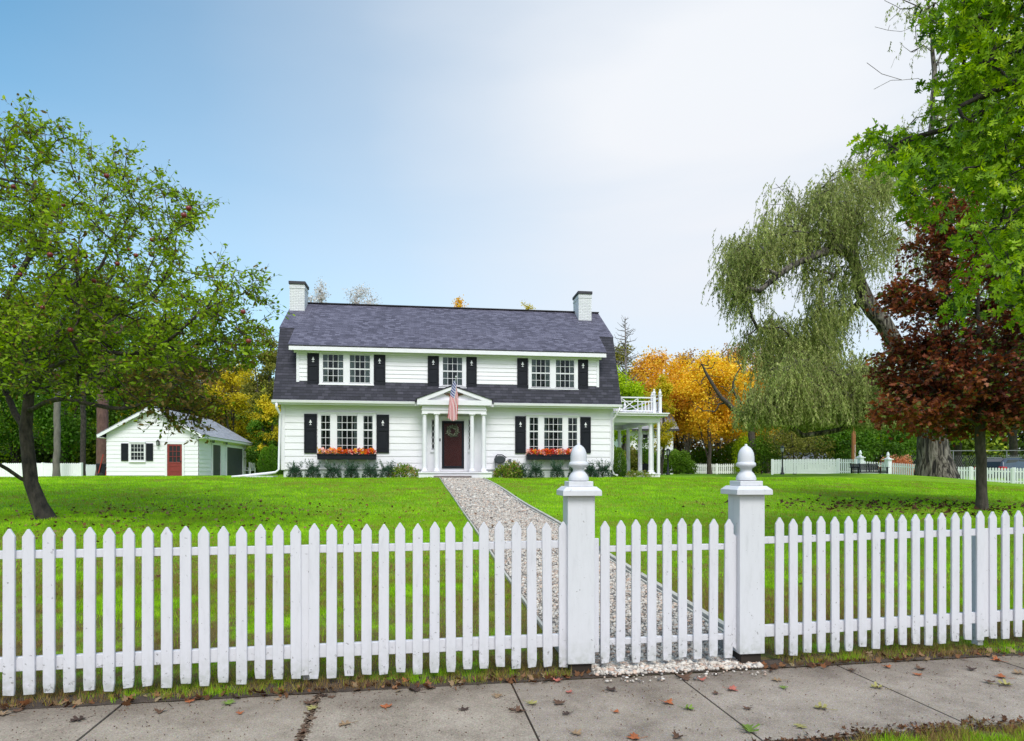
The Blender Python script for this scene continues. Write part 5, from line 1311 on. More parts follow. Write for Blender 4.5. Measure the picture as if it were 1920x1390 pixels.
M['lime'] = leafmat('lime_leaves', [(.12, .20, .010), (.27, .40, .012), (.46, .60, .015), (.64, .74, .03)], .4)
M['green'] = leafmat('green_leaves', [(.030, .075, .012), (.070, .155, .016), (.12, .25, .018), (.20, .36, .03)], .35)
M['darkgreen'] = leafmat('dark_green_leaves', [(.022, .045, .014), (.055, .11, .018), (.12, .22, .026), (.25, .38, .04)], .3)
M['olive'] = leafmat('olive_leaves', [(.075, .085, .018), (.15, .16, .03), (.26, .25, .045), (.40, .33, .07)], .35)
M['rust'] = leafmat('rust_leaves', [(.16, .085, .045), (.32, .17, .07), (.48, .28, .11), (.56, .40, .22)], .35)
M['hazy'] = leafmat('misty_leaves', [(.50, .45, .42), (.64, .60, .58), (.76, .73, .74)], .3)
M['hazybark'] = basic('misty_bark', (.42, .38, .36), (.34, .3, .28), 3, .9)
M['hedge'] = leafmat('hedge_leaves', [(.035, .075, .012), (.08, .155, .016), (.14, .25, .02), (.23, .36, .035)], .3)
def at(px, D): return ((px-CX)*D/F, D)
def hgt(pytop, px, D): x, y = at(px, D); return H+(HY-pytop)*D/F-tz(x, y)
def far_tree(px, D, pytop, wpx, leafm, label, seed, dens=16000, lsz=.24, kind='autumn_tree', barkm='bark', tf=.25, natt=110, multi=3, **kw):
    h = hgt(pytop, px, D); cr = wpx*.5*D/F
    return make_tree(kind, h, cr, max(.12, h*.018), leafm, barkm, natt, dens, lsz, seed, label, at(px, D), trunk_frac=tf, cl=cr*.13, multi=multi, **kw)
# right of the house
far_tree(1160, 60, 640, 95, 'olive', 'olive and orange tree directly right of the house roof', 21, 10000, .22)
far_tree(1165, 46, 690, 95, 'lime', 'bright lime green tree beside the gambrel roof end', 22, 9000, .17, 'green_tree')
M['amber'] = leafmat('amber_leaves', [(.32, .16, .05), (.58, .30, .05), (.78, .42, .05), (.86, .54, .06), (.66, .60, .08)], .35)
far_tree(1232, 58, 655, 130, 'amber', 'orange maple rising behind the side porch railing', 23, 17000, .21)
far_tree(1270, 64, 668, 120, 'orange', 'tall orange maple between the porch and the leaning limb', 24, 15000, .22)
M['gold'] = leafmat('golden_leaves', [(.36, .17, .03), (.62, .32, .03), (.84, .48, .03), (.92, .60, .04), (.92, .72, .08), (.74, .68, .08)], .35)
far_tree(1330, 56, 664, 170, 'gold', 'broad golden orange maple with a dark forked trunk', 25, 24000, .20, tf=.3)
far_tree(1395, 66, 640, 120, 'rust', 'rust red maple behind the broad golden one', 26, 13000, .22)
far_tree(1410, 60, 700, 110, 'orange', 'orange tree half hidden by the left edge of the willow', 27, 11000, .20)
far_tree(1238, 43, 700, 58, 'yellow', 'slim yellow green young tree just right of the porch', 28, 6000, .13, tf=.2)
far_tree(1290, 75, 655, 110, 'rust', 'thin pinkish brown tree far behind the orange maples', 29, 8000, .26)
far_tree(1350, 80, 660, 150, 'rust', 'sparse rust coloured tree at the foot of the misty hill', 30, 8000, .26)
far_tree(1440, 74, 660, 120, 'rust', 'dull brown tree far behind the willow', 31, 9000, .26)
far_tree(1530, 76, 640, 150, 'olive', 'olive brown tree behind the middle of the willow', 32, 10000, .26)
far_tree(1490, 50, 800, 130, 'olive', 'low spreading olive tree behind the white fence under the willow', 33, 4500, .16, tf=.35)
far_tree(1580, 50, 800, 110, 'green', 'green tree standing behind the black bench and wooden pole', 34, 9000, .18, 'green_tree', tf=.15)
far_tree(1650, 52, 770, 120, 'green', 'green tree just right of the wooden pole', 35, 9000, .18, 'green_tree', tf=.15)
far_tree(1710, 62, 740, 130, 'lime', 'yellow green tree behind the willow trunk', 36, 9000, .2, 'green_tree', tf=.2)
far_tree(1800, 60, 560, 190, 'green', 'tall green tree behind the crimson maple', 37, 14000, .24, 'green_tree')
far_tree(1900, 55, 560, 170, 'olive', 'tall olive green tree at the right edge behind the maple', 38, 13000, .24, 'green_tree')
far_tree(1990, 50, 500, 200, 'green', 'large green tree at the far right edge', 39, 9000, .24, 'green_tree')
# behind the ridge
far_tree(598, 85, 522, 72, 'hazy', 'pale misty tree top right of the left chimney', 41, 14000, .20, natt=220, barkm='hazybark')
far_tree(680, 88, 532, 96, 'hazy', 'pale misty tree top above the left half of the ridge', 42, 16000, .20, natt=240, barkm='hazybark')
far_tree(868, 85, 552, 60, 'orange', 'small orange tree top showing above the middle of the ridge', 43, 9000, .22)
far_tree(980, 85, 556, 56, 'yellow', 'small yellow tree top showing above the ridge towards the right chimney', 44, 8000, .22)
# left of the house
far_tree(500, 52, 610, 90, 'olive', 'olive green tree touching the left end of the house', 51, 14000, .16)
far_tree(440, 62, 670, 110, 'yellow', 'yellow tree between the garage and the house', 52, 14000, .20)
far_tree(395, 66, 660, 110, 'rust', 'pinkish orange tree behind the garage roof', 53, 10000, .22)
far_tree(492, 47, 760, 56, 'green', 'low green bushy tree left of the house corner', 54, 9000, .13, 'green_tree', tf=.1)
far_tree(505, 47, 740, 60, 'yellow', 'yellow leaved small tree behind the house downspout', 55, 7000, .14, tf=.15)
far_tree(340, 60, 700, 130, 'olive', 'olive brown tree above the garage roof', 56, 12000, .20)
for i, (px, D, yt, wd, lm, lab) in enumerate([(285, 56, 600, 170, 'green', 'dark green tree directly behind the garage'), (210, 62, 560, 190, 'darkgreen', 'dark spreading tree behind the reddish pine trunk'),
        (120, 56, 590, 180, 'green', 'green tree behind the pale bare trunk'), (30, 60, 560, 190, 'lime', 'bright yellow green tree at the left edge behind the apple tree'), (-60, 55, 560, 190, 'green', 'green tree beyond the left edge'), (160, 76, 600, 200, 'lime', 'light green tree far back in the left wood'), (60, 78, 620, 200, 'olive', 'olive tree far back in the left wood'), (310, 78, 620, 170, 'yellow', 'yellow tree far behind the garage')]):
    far_tree(px, D, yt, wd, lm, lab, 60+i, 15000, .24, 'woodland_tree', 'barkdark', tf=.12)
# trunks standing at the edge of the left wood
def trunk_tree(px, pb, D, wpx, mat, lab, seed, pyt=500):
    x, y = at(px, D); z = tz(x, y)-.1; h = H+(HY-pyt)*D/F-z; r0 = wpx*.5*D/F; rg = np.random.default_rng(seed)
    root = empty('pine_tree', (x, y, z), lab, 'tree'); A = crown_pts(rg, [(x, y, z+h*.80, 3.4, 3.2, h*.22)], 70, .2)
    T = Tree([[(x, y, z), (x+.05, y, z+h*.4), (x-.1, y, z+h*.98)]], A, .7, .1, seed, 0, skip=.5); T.wood('trunk', mat, root, (x, y, z), r0, r0*.08, 8, 3, 1.35, .6)
    p, d = T.ends(4); p = np.repeat(p, 22, 0)+rg.normal(0, .38, (len(p)*22, 3)); leaves('crown', 'darkgreen', root, p, rg.normal(0, 1, p.shape), rg.normal(0, 1, p.shape)+[0, 0, .8], rg.uniform(.12, .26, len(p)), 'slim', None, (x, y, z), .1, 1.8)
trunk_tree(191, 892, 41, 19, 'barkred', 'pine with thick reddish brown trunk beside the left corner of the garage', 71)
trunk_tree(106, 890, 44, 11, 'barkgrey', 'tree with slim pale grey trunk in front of the left white fence', 72)
trunk_tree(155, 888, 46, 9, 'barkdark', 'tree with thin dark trunk between the pale and the reddish trunks', 73)
# bare conifer and leafless limbs
def bare_spruce(px, D, pyt, lab):
    x, y = at(px, D); z = tz(x, y)-.1; h = H+(HY-pyt)*D/F-z; root = empty('bare_spruce', (x, y, z), lab, 'tree'); m = MB().tube([(0, 0, 0), (.1, 0, h*.5), (0, 0, h)], [.26, .14, .02], 6); rg = random.Random(5)
    M['snag'] = basic('dead_wood', (.22, .19, .19), (.15, .13, .13), 5, .9)
    k = 60
    for i in range(k):
        zz = h*(.45+.54*i/k); L = (1-i/k)**.8*2.6*rg.uniform(.5, 1.1)+.15; a_ = rg.uniform(0, 6.28); dx, dy = math.cos(a_)*L, math.sin(a_)*L
        m.tube([(0, 0, zz), (dx*.5, dy*.5, zz+L*.12), (dx, dy, zz+L*rg.uniform(.2, .5))], [.045, .03, .012], 4)
        for q in (.5, .8): m.tube([(dx*q, dy*q, zz+L*.2*q), (dx*q+rg.uniform(-.4, .4), dy*q+.1, zz+L*.2*q+rg.uniform(.1, .5))], [.02, .01], 3)
    m.build('trunk', 'snag', root, smooth=True)
bare_spruce(1172, 52, 594, 'leafless grey conifer standing above the lime green tree')
x, y = at(1405, 50); z = tz(x, y)-.1
root = empty('bare_tree', (x, y, z), 'half dead tree with a long leafless limb leaning left over the hedge', 'tree')
def bp(px, py, dd=0): return tuple(P(px, py, 50+dd))
T = Tree([[(x, y, z), bp(1412, 850), bp(1408, 800), bp(1410, 760), bp(1405, 700)], [bp(1410, 790), bp(1385, 775), bp(1352, 745), bp(1330, 710), bp(1310, 670)], [bp(1408, 775), bp(1380, 745), bp(1375, 715), bp(1390, 690)]],
   [bp(rg.uniform(1290, 1400), rg.uniform(660, 780), rg.uniform(-1, 1)) for _ in range(60)], .6, .2, 9, .3, skip=.4)
T.wood('trunk', 'bark', root, (x, y, z), .26, .014, 6, 3, 1.3, .6)
# distant wood behind everything, and a misty hill
def treeline(px0, px1, D, ytop, mat_, seed, cnt, lsz, label):
    rg = np.random.default_rng(seed); px = rg.uniform(px0, px1, cnt); Y = D+rg.uniform(-5, 5, cnt); X = (px-CX)*D/F
    top = H+(HY-ytop)*D/F; crest = top*(.80+.12*np.sin(X*.21+seed)+.09*np.sin(X*.53+2*seed)+.05*np.sin(X*1.3))
    Z = .9+(crest-.9)*rg.random(cnt)**.8; p = np.stack([X, Y, Z], 1)
    tn = np.clip(.35+.4*(Z/crest-.5)+.2*np.sin(X*.35+seed)+rg.normal(0, .15, cnt), 0, 1)
    o = leaves('woodland', mat_, None, p, rg.normal(0, 1, p.shape), rg.normal(0, .8, p.shape)+[0, -.5, .6], rg.uniform(.6, 1.3, cnt)*lsz, 'diamond', tn, (0, 0, 0), .1, 1.5)
    tag(o, label, 'wood', kind='stuff')
M['woodmix'] = leafmat('mixed_wood', [(.012, .024, .006), (.05, .085, .014), (.14, .22, .022), (.36, .42, .03), (.50, .46, .06)], .2)
M['woodautumn'] = leafmat('autumn_wood', [(.03, .025, .01), (.12, .07, .02), (.30, .17, .03), (.48, .28, .04), (.42, .36, .06)], .25)
treeline(-350, 560, 92, 690, 'woodmix', 1, 60000, .55, 'deep green wood filling the distance on the left')
treeline(-350, 560, 66, 800, 'woodmix', 3, 50000, .36, 'dark undergrowth at the edge of the left wood')
treeline(380, 1560, 98, 690, 'woodautumn', 2, 70000, .55, 'autumn wood filling the distance behind the house')
treeline(1400, 2200, 90, 700, 'woodmix', 4, 50000, .55, 'green wood filling the distance on the right')
def hillmat():
    m, nt, out = newmat('misty_hill'); n = N(nt); ps = n('NewGeometry').outputs['Position']; z = n('SeparateXYZ', {0: ps}).outputs[2]
    f = n.math('ADD', n('MapRange', {0: z, 1: 40, 2: 84}).outputs[0], n.math('MULTIPLY', n.math('SUBTRACT', n.noise(ps, .012, 5), .5), .9))
    b = n('BsdfDiffuse'); n.l(n.ramp(n.noise(ps, .25, 5), [(.4, (.26, .29, .28)), (.6, (.40, .42, .40))]), b.inputs[0]); t = n('BsdfTransparent')
    mx = n('MixShader'); n.l(n.ramp(f, [(.0, .35), (.75, 1.)]), mx.inputs[0]); n.l(b.outputs[0], mx.inputs[1]); n.l(t.outputs[0], mx.inputs[2]); n.l(mx.outputs[0], out.inputs[0]); return m
M['hill'] = hillmat()
hx = np.linspace(-420, 620, 90); V = []; 
for j in range(12):
    for x in hx:
        c_ = 62+26*math.sin(x*.008+.4)+12*math.sin(x*.021+1)+8*math.sin(x*.05); q = j/11
        V.append((x, 330+q*160, -3+(c_+3)*sm(q)+2*math.sin(x*.3+j)))
Fc = [(j*90+i, j*90+i+1, (j+1)*90+i+1, (j+1)*90+i) for j in range(11) for i in range(89)]
tag(mesh_np('hill', np.array(V), np.array(Fc), 'hill', smooth=True), 'low hill fading into mist behind the trees', 'hill', kind='structure')
# ---------------------------------------------------------------- shrubs and beds
def shrub(name, loc, rx, ry, h, leafm, cnt, lsz, label, cat='shrub', seed=0, tpl='oval', stems=9, rz=0, group=None, spiky=0., shape='dome', tints=None, width=1.):
    rg = np.random.default_rng(seed); x, y = loc; z = tz(x, y)-.01; root = empty(name, (x, y, z), label, cat, group=group); m = MB()
    for i in range(stems):
        a_ = rg.uniform(0, 6.28); q = rg.uniform(.2, .9); m.tube([(0, 0, 0), (math.cos(a_)*rx*q*.4, math.sin(a_)*ry*q*.4, h*.4), (math.cos(a_)*rx*q, math.sin(a_)*ry*q, h*rg.uniform(.6, 1))], [.014, .01, .004], 4)
    m.build('stem', 'stem', root)
    if shape == 'cone':
        t = rg.random(cnt)**1.3; a_ = rg.uniform(0, 6.28, cnt); rr_ = (np.sin(np.clip(t, 0.0, 1)**.55*math.pi)**.55*.98+.02)*rg.uniform(.75, 1.0, cnt); rr_ = np.where(t < .15, np.maximum(rr_, .8*rg.uniform(.8, 1, cnt)), rr_)
        p = np.stack([np.cos(a_)*rr_*rx, np.sin(a_)*rr_*ry, .05+t*h], 1); d = np.stack([np.cos(a_)*.5, np.sin(a_)*.5, np.ones(cnt)*1.1], 1)+rg.normal(0, .35, (cnt, 3))
    else:
        v = nrm(rg.normal(0, 1, (cnt, 3))); v[:, 2] = np.abs(v[:, 2]); lump = 1+.16*np.sin(v[:, 0]*6+seed)*np.sin(v[:, 1]*5+v[:, 2]*6)
        r_ = rg.uniform(.35, 1., cnt)**.5*lump; p = v*r_[:, None]*[rx, ry, h*.82]; p[:, 2] += h*.04
        if spiky:
            k = 18; sa = rg.uniform(0, 6.28, k); sel = rg.integers(0, k, cnt); use = rg.random(cnt) < .35; ln = rg.uniform(.3, 1.25, cnt)
            q = np.stack([np.cos(sa[sel])*rx*.8*ln, np.sin(sa[sel])*ry*.8*ln, h*(.35+.75*ln*np.linspace(.6, 1.25, k)[sel]*.85)], 1)+rg.normal(0, .02, (cnt, 3)); p = np.where(use[:, None], q, p)
        d = v+rg.normal(0, .6, (cnt, 3))+[0, 0, .4]
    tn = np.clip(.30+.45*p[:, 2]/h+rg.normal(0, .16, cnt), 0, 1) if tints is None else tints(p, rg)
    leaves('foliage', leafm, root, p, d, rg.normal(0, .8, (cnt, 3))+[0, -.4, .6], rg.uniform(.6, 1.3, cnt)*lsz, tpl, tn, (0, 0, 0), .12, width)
    return root
places = [('left of the first window box bracket', 0)]
names = ['leftmost', 'second', 'third', 'fourth', 'fifth', 'sixth']
for i, px in enumerate((553, 587, 624, 659, 694, 727)):
    lx = HOU.y(px, 893, -.55)[0]; q = HOU.w(lx, -.55)
    shrub('yew_shrub', (q.x, q.y), .29+.03*(i % 3), .27, .50+.05*(i % 2), 'shrub', 2400, .062, f'{names[i]} dark blue green yew from the left in the bed left of the porch', seed=80+i, tpl='slim', group='dark green yews along the house front', spiky=1, width=1.8)
for i, px in enumerate((976, 1005, 1045, 1080, 1107, 1130)):
    lx = HOU.y(px, 893, -.55)[0]; q = HOU.w(lx, -.55)
    shrub('yew_shrub', (q.x, q.y), .30+.04*(i % 2), .27, .48+.06*(i % 3), 'shrub', 2400, .062, f'{names[i]} dark blue green yew from the left in the bed right of the porch', seed=90+i, tpl='slim', group='dark green yews along the house front', spiky=1, width=1.8)
M['hydr'] = leafmat('hydrangea', [(.05, .11, .012), (.10, .21, .014), (.19, .30, .03), (.36, .40, .08), (.42, .17, .10), (.55, .50, .22)], .35)
for i, (px, lab) in enumerate(((757, 'yellow green hydrangea with fading blooms beside the left end of the porch step'), (944, 'yellow green hydrangea with pinkish blooms under the hose reel'), (962, 'leafy hydrangea between the hose reel and the first yew on the right'))):
    lx = HOU.y(px, 893, -.6)[0]; q = HOU.w(lx, -.6); shrub('hydrangea', (q.x, q.y), .58 if i == 0 else .42, .38, .62 if i < 2 else .8, 'hydr', 1100, .085, lab, seed=100+i, tints=lambda p, rg: np.clip(rg.choice([.15, .3, .45, .62, .82, .95], len(p), p=[.22, .26, .2, .14, .12, .06])+rg.normal(0, .05, len(p)), 0, 1))
q = HOU.w(HOU.y(1161.5, 893, -.1)[0], -.1); shrub('arborvitae', (q.x, q.y), .30, .30, 1.20, 'darkgreen', 4200, .07, 'slim dark green arborvitae between the house corner and the side porch', 'shrub', 110, 'slim', 3, shape='cone', width=2.2)
for i, px in enumerate((498, 510, 522)):
    x, y = at(px, 36); shrub('arborvitae', (x, y), .42, .42, 1.55+.1*(i % 2), 'green', 3000, .10, ('left', 'middle', 'right')[i]+' one of three bright green arborvitaes left of the house corner', 'shrub', 111+i, 'slim', 3, shape='cone', width=2.2, group='arborvitaes between garage and house')
q = HOU.w(HOU.y(1190, 893, .05)[0], -.02); shrub('low_shrub', (q.x, q.y), .80, .28, .34, 'hydr', 1600, .055, 'low yellow green plant along the foot of the side porch', seed=115, tints=lambda p, rg: np.clip(rg.normal(.45, .2, len(p)), 0, 1))
# bushes behind, along the property
for i, (px, D, w_, pt, lm, lab) in enumerate([(1215, 50, 60, 835, 'hedge', 'dense green bush behind the near lamp post'), (1268, 50, 70, 838, 'hedge', 'large dark green bush right of the first lamp post'), (1320, 60, 80, 832, 'green', 'broad green bush in the middle of the hedge'), (1372, 59, 60, 820, 'hedge', 'airy green bush behind the low grey picket fence'), (1428, 50, 80, 800, 'hedge', 'tall olive bush between picket fence and long white fence'), (1187, 40, 50, 835, 'olive', 'autumn tinted bush seen between the porch columns'), (1150, 45, 60, 830, 'hedge', 'green bush seen behind the porch beside the house corner'),
        (470, 50, 40, 835, 'hedge', 'green bush behind the end of the garage'), (520, 48, 60, 800, 'darkgreen', 'dark bush behind the three arborvitaes'), (1400, 56, 50, 800, 'lime', 'light green bush behind the right hand hedge')]):
    x, y = at(px, D); shrub('bush', (x, y), w_*.5*D/F, 1.2, H+(HY-pt)*D/F-tz(x, y), lm, 6500, .13, lab, 'bush', 120+i, 'diamond', 8, width=1.4)
x, y = at(1682, 50); M['azalea'] = leafmat('orange_pink_shrub', [(.35, .08, .03), (.60, .16, .05), (.72, .28, .12), (.70, .40, .25), (.25, .18, .04)], .3)
shrub('burning_bush', (x, y), 1.55, 1.2, H+(HY-848)*50/F-tz(x, y), 'azalea', 5000, .12, 'rounded orange pink shrub behind the far fence by the old willow', 'bush', 140, 'diamond', 8, width=1.3)

# ---------------------------------------------------------------- far fences, lamps, pole, bench, neighbours
far_fence(at(-60, 46), at(152, 45), 1.15, .16, 'white plank fence at the edge of the wood behind the apple tree trunk', solid=True, post_every=2.6)
far_fence(at(160, 50), at(215, 49), 1.1, .16, 'short white fence piece between the dark trunk and the garage', solid=True)
far_fence(at(1296, 56), at(1392, 56), .95, .17, 'low grey white picket fence in front of the hedge', post_every=2.2)
far_fence(at(1448, 47.5), at(1572, 45), 1.15, .18, 'long bright white fence running up to the bench', solid=True, post_every=3)
far_fence(at(1572, 45), at(1604, 44), 1.15, .15, 'white picket piece left of the far gate posts', post_every=2)
far_fence(at(1666, 44), at(1722, 42), 1.08, .15, 'white picket piece between the far gate post and the willow trunk', post_every=2)
far_fence(at(1745, 40.5), at(1990, 35.5), 1.05, .145, 'white picket fence right of the willow trunk in front of the parked car', post_every=2.1)
far_fence(at(1620, 44.5), at(1656, 44.2), 1.05, .15, 'white picket gate between the two far gate posts', post_every=1.3)
def far_post(px, D, lab):
    x, y = at(px, D); z = tz(x, y); o = empty('gate_post', (x, y, z-.05), lab, 'gate post', 20, 'far white gate posts')
    MB().box(-.16, .16, -.16, .16, 0, 1.30).build('shaft', 'farwhite', o); MB().box(-.24, .24, -.24, .24, 1.301, 1.36).box(-.15, .15, -.15, .15, 1.361, 1.42).build('cap_plate', 'farwhite', o)
    MB().lathe([(.09, 0), (.12, .05), (.07, .10), (.06, .14), (.11, .17), (.11, .22), (.09, .24), (.085, .32), (.05, .40), (.01, .43)], (0, 0, 1.42), 12).build('acorn_finial', 'farwhite', o, smooth=True)
far_post(1613, 44.3, 'far white gate post with finial directly behind the black bench'); far_post(1665, 43.8, 'far white gate post with finial right of the black bench')
def lamp_post(px, D, pyt, lab):
    x, y = at(px, D); z = tz(x, y)-.02; h = H+(HY-pyt)*D/F-z; o = empty('lamp_post', (x, y, z), lab, 'lamp post', group='black lamp posts on the lawn')
    MB().lathe([(.14, 0), (.13, .12), (.08, .2), (.07, .5), (.05, .55), (.045, h-.55), (.08, h-.5), (.05, h-.46), (.07, h-.44)], (0, 0, 0), 10).build('post', 'blackmetal', o, smooth=True, angle=40)
    m = MB(); zb = h-.44
    m.lathe([(.17, .30), (.18, .32), (.08, .40), (.03, .43), (.02, .46)], (0, 0, zb), 8); m.lathe([(.09, 0), (.1, .02)], (0, 0, zb), 8)
    for q in range(6): a_ = q*math.pi/3; m.bar((.09*math.cos(a_), .09*math.sin(a_), zb+.01), (.15*math.cos(a_), .15*math.sin(a_), zb+.31), .02)
    m.build('lantern_frame', 'blackmetal', o); MB().lathe([(.08, .02), (.135, .30)], (0, 0, zb), 8).build('lantern_glass', basic('pale_glass', (.55, .57, .58), None, 5, .3), o)
lamp_post(1252.5, 42, 841, 'black lamp post standing just right of the side porch'); lamp_post(1467, 43, 836, 'black lamp post at the left end of the long white fence')
x, y = at(1600.5, 47); z = tz(x, y); o = empty('utility_pole', (x, y, z-.3), 'orange brown wooden pole standing behind the far white fence', 'pole')
MB().tube([(0, 0, 0), (0, 0, H+(HY-799)*47/F-z+.3)], [.17, .14], 10).build('shaft', basic('new_wood', (.42, .17, .06), (.30, .11, .04), 4, .8, .3, 20, stretch=(1, 1, .2)), o, smooth=True, angle=40)
MB().tube([(.02, -.16, 1), (.02, -.16, 2.6)], .02, 5).build('conduit', 'farwhite', o)
# hanging bench
bx_, by_ = at(1629, 40); bz = tz(bx_, by_)
bench = empty('porch_swing', (bx_, by_, bz+.10), 'black slatted bench swing hanging from the low willow limb before the white fence', 'bench', 12)
BW = 1.0
m = MB()
for i in range(5): m.box(-BW, BW, -.32+i*.13, -.22+i*.13, .20, .225)
m.build('seat', 'black', bench)
m = MB()
for i in range(6): m.box(-BW, BW, .33+i*.012, .355+i*.012, .265+i*.075, .332+i*.075)
for q in (-BW, -BW/3, BW/3, BW): m.bar((q, .30, .18), (q, .43, .74), .05, .04)
m.build('backrest', 'black', bench)
m = MB().box(-BW-.03, BW+.03, -.36, -.325, .12, .20).box(-BW-.03, BW+.03, .30, .335, .12, .20)
m.build('seat_frame', 'black', bench)
for s_ in (-1, 1):
    m = MB().box(s_*(BW+.09)-.06, s_*(BW+.09)+.06, -.45, .36, .46, .49)
    for yy in (-.34, .25): m.box(s_*(BW+.06)-.03, s_*(BW+.06)+.03, yy-.04, yy+.04, .08, .459)
    for q in (.18, .28, .37): m.box(s_*(BW+.06)-.02, s_*(BW+.06)+.02, -.30, .25, q-.015, q+.015)
    m.build('armrest', 'black', bench)
    MB().tube([(s_*(BW+.04), -.30, .3), (s_*(BW+.02), .0, 1.5), (s_*(BW), .05, 3.0)], .008, 4).tube([(s_*(BW+.04), .35, .5), (s_*(BW+.02), .0, 1.5)], .008, 4).build('chain', 'blackmetal', bench)
# wheelbarrow leaning by the garage
x, y = at(193, 37.2); o = empty('wheelbarrow', (x, y, tz(x, y)), 'dark wheelbarrow with red handles tipped up against the left side of the garage', 'wheelbarrow', 20)
MB().prism([(-.28, .25), (.28, .25), (.36, .95), (-.36, .95)], 'y', -.02, .22).build('tray', 'black', o, bevel=.04)
MB().lathe([(.05, -.05), (.17, -.05), (.2, -.02), (.2, .02), (.17, .05), (.05, .05)], (0, 0, 0), 16).build('wheel', 'blackmetal', o).rotation_euler = (R(90), 0, 0)
o.children[-1].location = (-.1, -.1, .2)
MB().bar((-.25, -.06, .2), (.05, -.10, 1.5), .05).bar((.15, -.06, .2), (.32, -.10, 1.5), .05).build('handle', basic('red_handle', (.35, .03, .02), None, 5, .5), o)
# white garden seat beyond the garage corner
x, y = at(468, 47); o = empty('garden_chair', (x, y, tz(x, y)), 'small white garden chair between garage and house', 'chair', -20)
m = MB()
for i in range(4): m.box(-.28+i*.15, -.17+i*.15, .22, .25, .35, 1.0)
m.build('backrest', 'farwhite', o); MB().box(-.3, .3, -.3, .22, .34, .38).build('seat', 'farwhite', o); 
for s_ in (-1, 1): MB().box(s_*.33-.05, s_*.33+.05, -.35, .28, .55, .58).build('armrest', 'farwhite', o)
for s_ in (-1, 1):
    for yy in (-.28, .22): MB().box(s_*.3-.04, s_*.3+.04, yy-.03, yy+.03, 0, .549).build('leg', 'farwhite', o)
# potted plant on the porch
q = HOU.w(HOU.y(1207, 880, 2.9)[0], 2.9, sfz); pot = empty('plant_pot', q, 'black flower pot on the side porch floor', 'pot')
MB().lathe([(.20, 0), (.28, .40), (.31, .41), (.31, .46), (.27, .46), (.25, .40)], (0, 0, 0), 18).build('pot', 'black', pot, smooth=True, angle=40)
rgp = np.random.default_rng(8); n = 700; a_ = rgp.uniform(0, 6.28, n); t = rgp.random(n); rr_ = .10+.32*np.sin(t*2.6)*rgp.random(n); p = np.stack([np.cos(a_)*rr_, np.sin(a_)*rr_, .45+t*1.25], 1)
pl_ = empty('potted_shrub', q, 'green leafy plant growing in the black pot on the side porch', 'plant')
leaves('foliage', 'green', pl_, p, rgp.normal(0, 1, (n, 3))+[0, 0, .5], rgp.normal(0, 1, (n, 3)), rgp.uniform(.06, .12, n), 'oval', None); MB().tube([(0, 0, .42), (.03, 0, 1.1), (0, 0, 1.6)], [.02, .015, .006], 5).build('stem', 'stem', pl_)
# neighbour house behind the porch
def simple_house(px0, px1, D, pe, pr_, lab, dep=8, wm='farwhite', rm='roofgrey', wins=(), chim=None, rz=0):
    x0, y0 = at(px0, D); x1, _ = at(px1, D); z = tz(x0, y0)-.3; ze = H+(HY-pe)*D/F-z; zr = H+(HY-pr_)*(D+dep/2)/F-z; w_ = x1-x0
    o = empty('neighbour_house', (x0, y0, z), lab, 'house', rz)
    m = MB(); siding(m, 0, w_, 0, ze, .3, 0); siding(m, 0, dep, 0, ze, .3, 0, 'x', -1); siding(m, 0, dep, 0, ze, .3, w_, 'x', 1); m.quad((w_, dep, 0), (0, dep, 0), (0, dep, ze), (w_, dep, ze))
    for xx in (.02, w_-.02): m.prism([(0, ze), (dep, ze), (dep/2, zr-.1)], 'x', xx-.02, xx+.02)
    m.build('wall', wm, o)
    m = MB(); slab(m, -.4, w_+.4, -.5, ze-.05, dep/2, zr); slab(m, -.4, w_+.4, dep+.5, ze-.05, dep/2, zr); m.build('roof', rm, o, uv=True)
    MB().box(-.4, w_+.4, -.55, -.48, ze-.14, ze+.04).build('gutter', 'roofcap', o)
    for (pa, pb, pt, po) in wins:
        xa, xb = (pa-CX)*D/F-x0, (pb-CX)*D/F-x0; zt_, zb_ = H+(HY-pt)*D/F-z, H+(HY-po)*D/F-z
        wd = MB().box(xa-.1, xb+.1, -.09, -.035, zb_-.1, zt_+.1).build('window', 'white', o); MB().box(xa, xb, -.10, -.0905, zb_, zt_).build('pane', 'darkin', wd); MB().box(xa, xb, -.115, -.1005, (zb_+zt_)/2-.03, (zb_+zt_)/2+.03).build('sash', 'white', wd)
    if chim: xa = (chim-CX)*D/F-x0; MB().box(xa-.5, xa+.5, dep/2-.4, dep/2+.5, zr-.5, zr+1.3).build('chimney', basic('brick_chimney', (.30, .13, .10), (.2, .09, .07), 9, .9), o)
    return o
simple_house(1168, 1262, 55, 806, 752, 'white neighbouring house with grey roof seen through the side porch', 9, wins=((1205, 1214, 815, 831), (1238, 1250, 820, 833)), chim=1195)
simple_house(1488, 1570, 75, 868, 850, 'low pale building with grey roof beyond the long white fence', 8, wm='farwhite', wins=((1505, 1515, 872, 880), (1540, 1550, 872, 880)))
simple_house(1500, 1545, 110, 855, 835, 'distant pale house under the drooping willow', 9)
